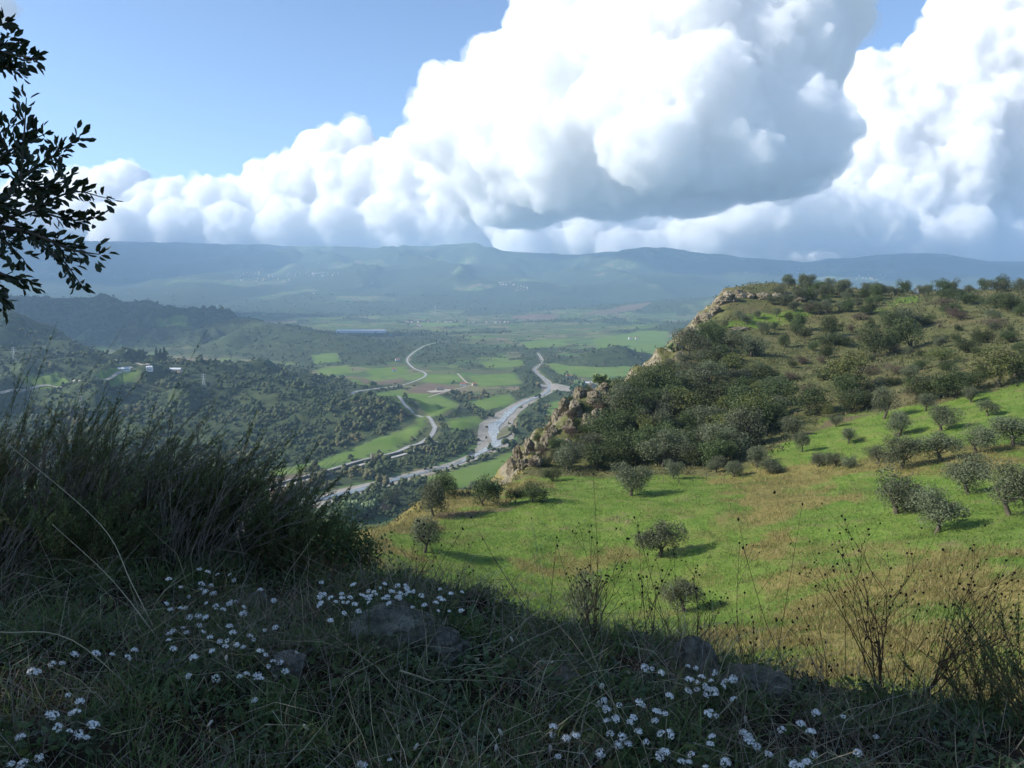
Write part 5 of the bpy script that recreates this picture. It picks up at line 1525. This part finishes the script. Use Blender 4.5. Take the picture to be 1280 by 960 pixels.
for k, (x, y, h, ln, lab) in enumerate([(-3.3, 4.7, .74, .7, 'dry brown plumes standing in the left end of the thicket'), (-2.65, 4.75, .66, .9, 'dry brown plumes arching right in the middle of the thicket'), (-1.85, 4.55, .56, .9, 'dry brown plumes over the right end of the thicket'), (-2.9, 4.0, .42, .3, 'tangle of dry grey stems before the thicket')]):
    broom((x, y), h, .5, 70, ln, 340 + k, lab, (.006, .012), .4, M_DRYSTEM, M_DEADTWIG)
broom((1.98, 2.72), .36, .3, 40, -.4, 320, 'dark fine-leaved shrub in the bottom right corner', (.008, .014))
broom((1.85, 2.98), .26, .2, 22, -.2, 321, 'small fine-leaved shrub left of the bottom right corner one', (.008, .014))

# --- round-leaved bushes on the brow
M_ROUND = leaf_mat('round_leaves', (0.065, 0.105, 0.034), (0.13, 0.175, 0.06), (0.15, 0.16, 0.05), 0.35, var=.4)
M_GREY = leaf_mat('grey_green_leaves', (0.11, 0.135, 0.10), (0.19, 0.22, 0.165), (0.10, 0.10, 0.06), 0.25, var=.4)
def leafy_bush(px, py, d, w, h, n, seed, label, mat, leaf=(.014, .026), name='leafy_bush'):
    rg = np.random.default_rng(seed)
    P0 = ray_at(px, py, d); gz = float(height(np.array([P0[0]]), np.array([P0[1]]))[0])
    o = bpy.data.objects.new(name, None); COL.objects.link(o); o.location = (P0[0], P0[1], gz); tag(o, label, 'bush')
    top = P0[2] - gz
    st, lf = Soup(), Soup()
    for k in range(34):
        a = rg.uniform(0, 6.283); e = np.array([math.cos(a) * w * .5 * rg.uniform(.2, 1), math.sin(a) * w * .4 * rg.uniform(.2, 1), top - h * rg.uniform(0, .75)])
        m = e * .5 + rg.normal(size=3) * .04
        Q = spline([(0, 0, -.02), m, e], 4); st.tube(Q, np.linspace(.006, .0015, len(Q)), 4)
        q = n // 34; C = e + rg.normal(size=(q, 3)) * np.array([w * .13, w * .12, h * .15])
        L = rg.uniform(*leaf, q)
        lf.add(*leaf_hex(C, rand_dirs(rg, q) + np.array([0, 0, .4]), L, L * .62, rg))
    link('stems', st.mesh('stems', M_TWIG), o); link('foliage', lf.mesh('foliage', mat), o)
    return o
leafy_bush(420, 668, 4.75, .44, .46, 6500, 401, 'dark round-leaved bush at the brow right of the feathery thicket', M_ROUND)
leafy_bush(362, 728, 4.9, .44, .30, 2400, 402, 'sunlit yellow-green leaves of a low bush under the thicket', M_ROUND)
leafy_bush(590, 758, 4.2, .54, .30, 3600, 403, 'small-leaved bush on the brow right of the white flower mound', M_ROUND, (.010, .018))
leafy_bush(655, 788, 3.9, .40, .22, 2000, 404, 'grey-green low bush at the brow below the green field', M_GREY, (.010, .018))
leafy_bush(500, 752, 4.2, .70, .24, 3000, 405, 'grey-green foliage mound beneath the middle white flowers', M_GREY, (.012, .022))
leafy_bush(1012, 866, 3.2, .20, .12, 500, 406, 'silvery-leaved small plant on the brow left of the bare shrub', M_GREY, (.018, .034))
leafy_bush(845, 840, 3.5, .40, .16, 1200, 407, 'grey-green foliage around the pointed boulder', M_GREY, (.010, .02))

# --- white flowers
M_PETAL = simple_mat('white_petal', (0.86, 0.84, 0.78), 0.8, 0.2, 0.06, 40)
M_STEM = leaf_mat('flower_stem', (0.05, 0.08, 0.03), (0.08, 0.11, 0.05), None, 0.2, var=0)
def head_mesh(seed):
    rg = np.random.default_rng(seed); n = 46
    d = rand_dirs(rg, n); d[:, 2] = np.abs(d[:, 2]) * .9 - .12
    P = d * np.array([.0148, .0148, .0128]) * rg.uniform(.8, 1.08, n)[:, None]
    s = Soup()
    for a in (0, 1):
        S = np.cross(d, rand_dirs(rg, n)); S /= np.linalg.norm(S, axis=1)[:, None]
        T = np.cross(d, S); r = .0034
        V = np.stack([P + S * r, P + T * r * .8 + d * .001, P - S * r, P - T * r * .8 + d * .001], 1).reshape(-1, 3)
        s.add(V, np.arange(4 * n).reshape(n, 4), 0)
        P = P * .82 + np.array([0, 0, -.001])
    s.tube([(0, 0, -.03), (0, 0, 0)], [.0008, .0012], 4, 1)
    return s.mesh('flower_head', [M_PETAL, M_STEM])
_heads = [head_mesh(k) for k in range(5)]
HEADS = [(249, 712), (260, 715), (272, 718), (226, 734), (252, 730), (264, 732), (257, 740), (265, 742), (236, 746), (208, 755), (213, 762), (258, 754), (270, 758), (279, 762), (287, 755), (295, 752), (305, 759), (305, 767), (248, 770),
         (257, 772), (232, 760), (249, 782), (254, 790), (216, 790), (211, 800), (229, 785), (233, 791), (287, 783), (291, 791), (312, 795), (275, 802), (284, 801), (282, 808), (296, 806), (304, 809), (325, 814), (265, 814), (270, 848), (322, 845),
         (327, 848), (318, 875), (351, 828), (357, 839), (93, 818), (120, 817), (140, 818), (168, 813), (160, 822), (65, 830), (78, 829), (39, 839), (47, 840), (85, 869), (100, 877), (95, 890), (90, 892), (68, 894), (62, 893), (72, 909), (87, 914), (114, 904),
         (118, 907), (108, 922), (99, 918), (26, 922), (14, 955), (28, 955), (49, 947), (342, 751), (325, 738), (6, 658), (36, 659), (867, 814), (806, 835), (815, 836), (827, 841), (860, 833), (870, 835), (862, 850), (872, 853), (860, 864), (871, 862), (907, 852),
         (894, 840), (893, 863), (917, 874), (888, 889), (895, 895), (885, 893), (804, 882), (821, 890), (819, 901), (771, 900), (792, 897), (763, 917), (778, 921), (774, 931), (785, 930), (826, 917), (833, 940), (828, 938), (890, 921), (888, 930), (864, 943), (861, 953), (908, 952),
         (882, 959), (929, 916), (930, 918), (937, 920), (936, 926), (946, 933), (907, 953), (1020, 891), (1054, 896), (1001, 905), (977, 912), (1014, 915), (1095, 921), (1072, 941), (1017, 943), (992, 956), (1001, 957), (1008, 953), (961, 943), (487, 950), (450, 955), (455, 958)]
_r = np.random.default_rng(17)
HEADS += [(float(x), float(757 - 15 * math.sin((x - 380) / 200 * 3.1) + _r.normal() * 9)) for x in _r.uniform(398, 578, 62)]
HEADS += [(float(x), float(y)) for x, y in zip(_r.uniform(690, 860, 22), _r.uniform(870, 955, 22))] + [(float(x), float(y)) for x, y in zip(_r.uniform(205, 345, 22), _r.uniform(715, 850, 22))]
HEADS += [(float(x), float(y)) for x, y in zip(_r.uniform(875, 925, 12), _r.uniform(842, 880, 12))]
def build_flowers():
    rg = np.random.default_rng(18)
    hp = np.array(HEADS)
    P = hit_lift(hp[:, 0], hp[:, 1], np.where((hp[:, 0] > 390) & (hp[:, 0] < 585) & (hp[:, 1] < 790), .22, rg.uniform(.10, .15, len(hp))))
    left = list(range(len(P)))
    while left:
        i = left[0]
        mem = [j for j in left if np.linalg.norm(P[j] - P[i]) < .085][:7]
        left = [j for j in left if j not in mem]
        c = P[mem].mean(0); gz = float(height(np.array([c[0]]), np.array([c[1]]))[0])
        x, y = hp[i]
        if x < 380 and y < 860: lab, gr = 'white flower tuft in the left slope patch below the feathery shrubs', 'white flowers of the left slope'
        elif x < 200: lab, gr = 'white flower tuft in dark grass at the bottom left corner', 'white flowers of the bottom left'
        elif x < 600: lab, gr = 'white flower tuft of the dense mound behind the fissured rock', 'white flowers of the middle mound'
        elif x < 950: lab, gr = 'white flower tuft around and below the pointed boulder', 'white flowers below the boulder'
        else: lab, gr = 'white flower tuft in dry stems at the bottom right', 'white flowers of the bottom right'
        if x < 200 and y < 860 and y > 700: lab, gr = 'white flower tuft in the short line across dark grass, lower left', 'white flowers in the lower left line'
        o = bpy.data.objects.new('flowering_plant', None); COL.objects.link(o); o.location = (c[0], c[1], gz); tag(o, lab, 'flower', gr)
        st = Soup()
        for j in mem:
            q = P[j] - np.array([c[0], c[1], gz])
            b = np.array([q[0] * .3, q[1] * .3 + .02, -.01])
            st.tube([b, (b + q) / 2 + rg.normal(size=3) * .008, q + np.array([0, 0, -.005])], [.0016, .0013, .0010], 4)
            m = 12; tt = rg.uniform(.1, .95, m)[:, None]
            C = b * (1 - tt) + q * tt; D = rand_dirs(rg, m) + np.array([0, 0, .5])
            st.add(*leaf_quads(C + D * .008, D, .022, .004, rg, .05))
            h = link('flower_head', _heads[int(rg.integers(5))], o); h.location = tuple(q); s = rg.uniform(.65, 1.2) * (.8 if 390 < hp[j][0] < 590 else 1); h.scale = (s, s, s); h.rotation_euler = (rg.normal() * .35, rg.normal() * .35, rg.uniform(0, 6))
        link('foliage', st.mesh('foliage', M_STEM), o)
build_flowers()

# --- dry stalks with dark seed heads
V_S, F_S = ICO[1]
def seed_ball(s, p, r, rg, mat=1):
    V = V_S * np.array([r, r, r * 1.25]) * (1 + .25 * rg.normal(size=(len(V_S), 1)))
    s.add(V + p, F_S, mat)
def stalk(px, base_y, top_x, top_y, d, seed, label, branch=3, group=None, mat=None, head=.0052, th=.0019):
    rg = np.random.default_rng(seed)
    b = ray_at(px, base_y, d); b[2] = float(height(np.array([b[0]]), np.array([b[1]]))[0]) - .02
    e = ray_at(top_x, top_y, d + rg.uniform(-.15, .15))
    o = Soup(); q = e - b
    m = q * .5 + rg.normal(size=3) * .03 * np.linalg.norm(q)
    Q = spline([(0, 0, 0), m, q], 5)
    o.tube(Q, np.linspace(th, th * .35, len(Q)), 4, 0)
    seed_ball(o, Q[-1], head * rg.uniform(.7, 1.1), rg)
    for k in range(branch):
        i = int(rg.integers(3, len(Q) - 2)); L = np.linalg.norm(q) * rg.uniform(.15, .38)
        dv = (Q[i + 1] - Q[i]); dv = dv / np.linalg.norm(dv) + rg.normal(size=3) * np.array([.6, .4, .25]); dv /= np.linalg.norm(dv)
        W = np.stack([Q[i], Q[i] + dv * L * .5 + np.array([0, 0, .01]), Q[i] + dv * L + np.array([0, 0, L * .25])])
        o.tube(W, [th * .5, th * .4, th * .28], 3, 0)
        seed_ball(o, W[-1], head * rg.uniform(.6, 1.05), rg)
    return link('seed_stalk', o.mesh('seed_stalk', [mat or M_STALK, M_SEED]), loc=tuple(b), label=label, cat='dry stalk', group=group)
stalk(741, 830, 742, 592, 3.7, 1, 'tallest bare upright stalk standing against the green field', 1)
stalk(965, 870, 1003, 630, 3.3, 2, 'long thin stalk slanting right against the dry grass', 1)
stalk(735, 830, 664, 648, 3.8, 3, 'long pale stalk slanting left across the green field', 0, mat=M_PALESTRAW)
stalk(500, 800, 535, 700, 3.7, 4, 'crooked black twig rising from the fissured rock', 1, mat=M_TWIG, head=.003, th=.005)
_r = np.random.default_rng(23)
for k in range(74):
    x = float(_r.uniform(640, 1260)) if k < 52 else float(_r.uniform(400, 640))
    by = float(np.interp(x, [400, 600, 850, 1100, 1280], [770, 810, 850, 895, 915])) + _r.uniform(-5, 20)
    hgt = float(_r.uniform(60, 190)) * (0.8 if x < 640 else 1)
    stalk(x, by, x + _r.normal() * 35, by - hgt, float(np.interp(x, [400, 600, 850, 1100, 1280], [4.3, 3.8, 3.4, 3.05, 2.95])), 500 + k, 'thin dry stalk with dark seed heads on the brow at the right of centre' if k < 52 else 'thin dry stalk with dark seed heads on the brow left of centre',
          int(_r.integers(2, 6)), 'seed stalks along the brow' if k < 52 else 'seed stalks of the left brow')

_sb = Soup(); seed_ball(_sb, np.zeros(3), .0042, np.random.default_rng(5), 0)
SEED_ME = _sb.mesh('seed_head', M_SEED)
def bare_shrub(px, py, d, hgt, lean, seed, label, n0):
    """many-branched bare shrub: limbs fork four times, a seed head on every tip"""
    rg = np.random.default_rng(seed)
    b = ray_at(px, py, d); b[2] = float(height(np.array([b[0]]), np.array([b[1]]))[0]) - .02
    o = bpy.data.objects.new('bare_shrub', None); COL.objects.link(o); o.location = tuple(b); tag(o, label, 'shrub')
    tips = []
    def grow(s, p, dv, L, r, lev):
        dv = dv / np.linalg.norm(dv)
        m = p + dv * L * .5 + rg.normal(size=3) * L * .04; e = p + dv * L + np.array([0, 0, L * .10])
        s.tube([p, m, e], [r, r * .85, r * .65], 5 if lev > 2 else 3)
        if lev == 0:
            tips.append(e); return
        for k in range(int(rg.integers(2, 4)) if lev > 1 else 2):
            grow(s, e if k == 0 else p + (e - p) * rg.uniform(.45, .95), dv + rg.normal(size=3) * np.array([.48, .40, .20]) + np.array([0, 0, .10]), L * rg.uniform(.60, .92), r * .62, lev - 1)
    for k in range(n0):
        s = Soup()
        grow(s, np.zeros(3), np.array([lean + rg.normal() * .30, rg.normal() * .25, 1.0]), hgt * .36, .0036, 3)
        link('branch', s.mesh('branch', M_STALK), o)
    for e in tips[:100]:
        h = link('seed_head', SEED_ME, o); h.location = tuple(e); h.scale = (float(rg.uniform(.7, 1.25)),) * 3; h.rotation_euler = (float(rg.normal() * .5), float(rg.normal() * .5), 0)
bare_shrub(1100, 890, 3.12, .78, -.04, 71, 'bare brown twiggy shrub standing upright on the brow', 6)
bare_shrub(1138, 905, 3.05, .74, .85, 72, 'bare twiggy shrub leaning right across the golden grass', 5)
bare_shrub(1230, 905, 2.95, .40, .1, 73, 'small bare twiggy shrub near the right edge', 3)
bare_shrub(870, 880, 3.35, .36, -.1, 74, 'sparse bare shrub rising by the pointed boulder', 2)
bare_shrub(742, 850, 3.6, .36, .0, 75, 'sparse bare shrub before the wispy pale olive', 3)

# --- long pale straws and sticks
def straw(pts, d, r, label, mat=None):
    P = np.array([ray_at(x, y, d + .12 * k) for k, (x, y) in enumerate(pts)])
    P0 = P[0].copy(); Q = spline(P - P0, 6)
    return link('straw', new_mesh('straw', *tube(Q, np.linspace(r, r * .5, len(Q)), 5), mat or M_PALESTRAW), loc=tuple(P0), label=label, cat='straw')
straw([(215, 830), (165, 730), (125, 655), (10, 555)], 3.4, .0028, 'long pale straw crossing the dark feathery thicket')
straw([(205, 808), (140, 725), (65, 655)], 3.3, .0022, 'second pale straw left of and below the long one')
straw([(500, 838), (580, 865), (690, 905), (800, 950)], 2.9, .0042, 'pale straight stick lying across the bottom centre')
straw([(0, 790), (90, 800), (210, 890), (370, 925)], 2.7, .0026, 'thin grey straw curving across the bottom left')
straw([(700, 960), (712, 905), (740, 850)], 2.9, .0036, 'thick upright straw near the bottom centre', )
straw([(535, 960), (538, 900), (532, 790)], 2.9, .0030, 'tall upright straw left of bottom centre')
straw([(1000, 920), (1060, 955)], 2.6, .0030, 'short pale straw at the bottom right')
straw([(640, 960), (660, 900), (720, 840), (800, 800)], 3.0, .0022, 'arching straw below the wispy pale olive')

# --- snail shells and hare's-tail heads
M_SHELL = simple_mat('snail_shell', (0.62, 0.55, 0.44), 0.5, 0.3, 0.2, 60)
for (x, y, r, lab) in [(752, 858, .0125, 'cream snail shell on a stem, upper of two'), (748, 881, .0155, 'larger cream snail shell on a stem, lower of two'), (690, 828, .007, 'tiny cream snail shell on the brow above the pair')]:
    p = hit_lift([x], [y], .07)[0]; s = Soup()
    for k in range(26):
        a = k * .55; rr = r * (.18 + .82 * (k / 25)) ; c = np.array([math.cos(a) * rr * .55, -.2 * r * (1 - k / 25) * 3 + .2 * r, math.sin(a) * rr * .55])
        s.add(V_S * rr * .52 + c, F_S)
    s.tube([(0, .01, -.10), (0, .01, 0)], .0012, 4)
    link('snail_shell', s.mesh('snail_shell', M_SHELL, True), loc=tuple(p), label=lab, cat='snail shell')
for k, (x, y) in enumerate([(688, 936), (626, 916), (620, 936), (283, 823), (372, 818), (383, 910), (262, 905), (932, 900), (520, 934), (640, 800)]):
    p = hit_lift([x], [y], .07)[0]; rg = np.random.default_rng(900 + k); s = Soup()
    tl = rg.normal(size=2) * .5
    V = V_S * np.array([.007, .007, .013]); V[:, 2] += .004 * (V[:, 2] > 0); V[:, 0] += V[:, 2] * tl[0]
    s.add(V, F_S); s.tube([(-.01 * tl[0], 0, -.10), (0, 0, -.03), (0, 0, -.01)], .0011, 4)
    link('seed_tuft', s.mesh('seed_tuft', M_SHELL, True), loc=tuple(p), label="pale drop-shaped grass seed tuft on a thin stem in the dark grass", cat='grass head', group='pale seed tufts in the dark grass')

# --- grass, herbs and tangled dry stems covering the brow
M_DGRASS = leaf_mat('brow_grass', (0.085, 0.140, 0.042), (0.17, 0.23, 0.075), (0.28, 0.24, 0.13), 0.35, var=0)
M_HERB = leaf_mat('brow_herbs', (0.08, 0.130, 0.055), (0.15, 0.20, 0.09), None, 0.3, var=0)
def on_brow(rg, n, px0=-40, px1=1320, extra=0.0):
    d = np.sqrt(rg.uniform(1.5 ** 2, 6.2 ** 2, n)); a = rg.uniform(-.80, .80, n)
    X = np.tan(a) * d; Y = d
    k = signed(X, Y, LEDGE) < 0.55 + extra
    X, Y = X[k], Y[k]
    return np.stack([X, Y, height(X, Y)], 1)
def blades(name, label, n, mat, hgt, wid, seed, clump=.4, lean=.5, extra=0.0, cat='grass'):
    rg = np.random.default_rng(seed); P = on_brow(rg, n, extra=extra)
    P = P[rg.uniform(size=len(P)) < smooth(-.5, .3, fbm2(P[:, 0] / clump, P[:, 1] / clump, 3, seed))]
    m = len(P); L = rg.uniform(*hgt, m); W = rg.uniform(*wid, m)
    D = rg.normal(size=(m, 3)) * lean + np.array([.2, 0, 1.0]); D[:, 2] = np.abs(D[:, 2]) + .1; D /= np.linalg.norm(D, axis=1)[:, None]
    S = np.cross(D, rand_dirs(rg, m)); S /= np.linalg.norm(S, axis=1)[:, None]
    B = np.cross(D, S)
    mid = P + D * (L * .55)[:, None]; tip = P + D * L[:, None] + (B * .35 + np.array([0, 0, -.18])) * L[:, None]
    V = np.stack([P - S * (W * .5)[:, None], P + S * (W * .5)[:, None], mid + S * (W * .45)[:, None], mid - S * (W * .45)[:, None], tip + S * (W * .06)[:, None], tip - S * (W * .06)[:, None]], 1).reshape(-1, 3)
    k = np.arange(m)[:, None] * 6
    Q = np.concatenate([k + np.array([[0, 1, 2, 3]]), k + np.array([[3, 2, 4, 5]])])
    return link(name, new_mesh(name, V, Q, mat), label=label, cat=cat, kind='stuff')
blades('brow_grass', 'dark green grass covering the shaded brow', 95000, M_DGRASS, (.05, .20), (.002, .0055), 51)
blades('dry_brow_grass', 'dry straw grass mixed through the shaded brow', 38000, M_DRYSTEM, (.08, .32), (.0015, .003), 52, .5, .7, .1)
def herbs(name, label, n, mat, leaf, seed, cat='herb', asp=.5):
    rg = np.random.default_rng(seed); P = on_brow(rg, n, extra=.1)
    P = P[rg.uniform(size=len(P)) < smooth(-.3, .4, fbm2(P[:, 0] / .5, P[:, 1] / .5, 3, seed))]
    C = np.repeat(P, 7, 0) + rg.normal(size=(len(P) * 7, 3)) * np.array([.028, .028, .012]) + np.array([0, 0, .035])
    L = rg.uniform(*leaf, len(C)); D = rg.normal(size=C.shape) * np.array([1, 1, .5]) + np.array([0, 0, .35])
    V, Q = leaf_hex(C, D, L, L * asp, rg)
    return link(name, new_mesh(name, V, Q, mat), label=label, cat=cat, kind='stuff')
herbs('low_herbs', 'small green leaves of herbs carpeting the brow', 12000, M_HERB, (.016, .042), 53)
herbs('broad_herbs', 'broad green leaves of weeds among the brow grass', 3600, M_ROUND, (.035, .08), 56, 'herb', .42)
herbs('grey_herbs', 'grey-green fine leaves of herbs on the brow', 8000, M_GREY, (.012, .03), 54, asp=.28)
herbs('leaf_litter', 'fallen brown leaf litter on the brow', 2500, M_DRYSTEM, (.012, .03), 55, 'leaf litter')
def tangles():
    rg = np.random.default_rng(61); P = on_brow(rg, 5200, extra=.15); s = Soup()
    for p in P:
        L = rg.uniform(.12, .45); d = rg.normal(size=3); d[2] = abs(d[2]) * .55 + .12; d /= np.linalg.norm(d)
        q = np.array([p + np.array([0, 0, .01]), p + d * L * .5 + np.array([0, 0, L * .10]), p + d * L + rg.normal(size=3) * L * .12])
        q[:, 2] = np.maximum(q[:, 2], height(q[:, 0], q[:, 1]) + .01) if False else q[:, 2]
        s.tube(q, [.0014, .0011, .0006], 3, int(rg.integers(3)))
    link('dry_stems', s.mesh('dry_stems', [M_DEADTWIG, M_STALK, M_PALESTRAW]), label='tangle of thin dry stems lying over the shaded brow', cat='dry stems', kind='stuff')
tangles()
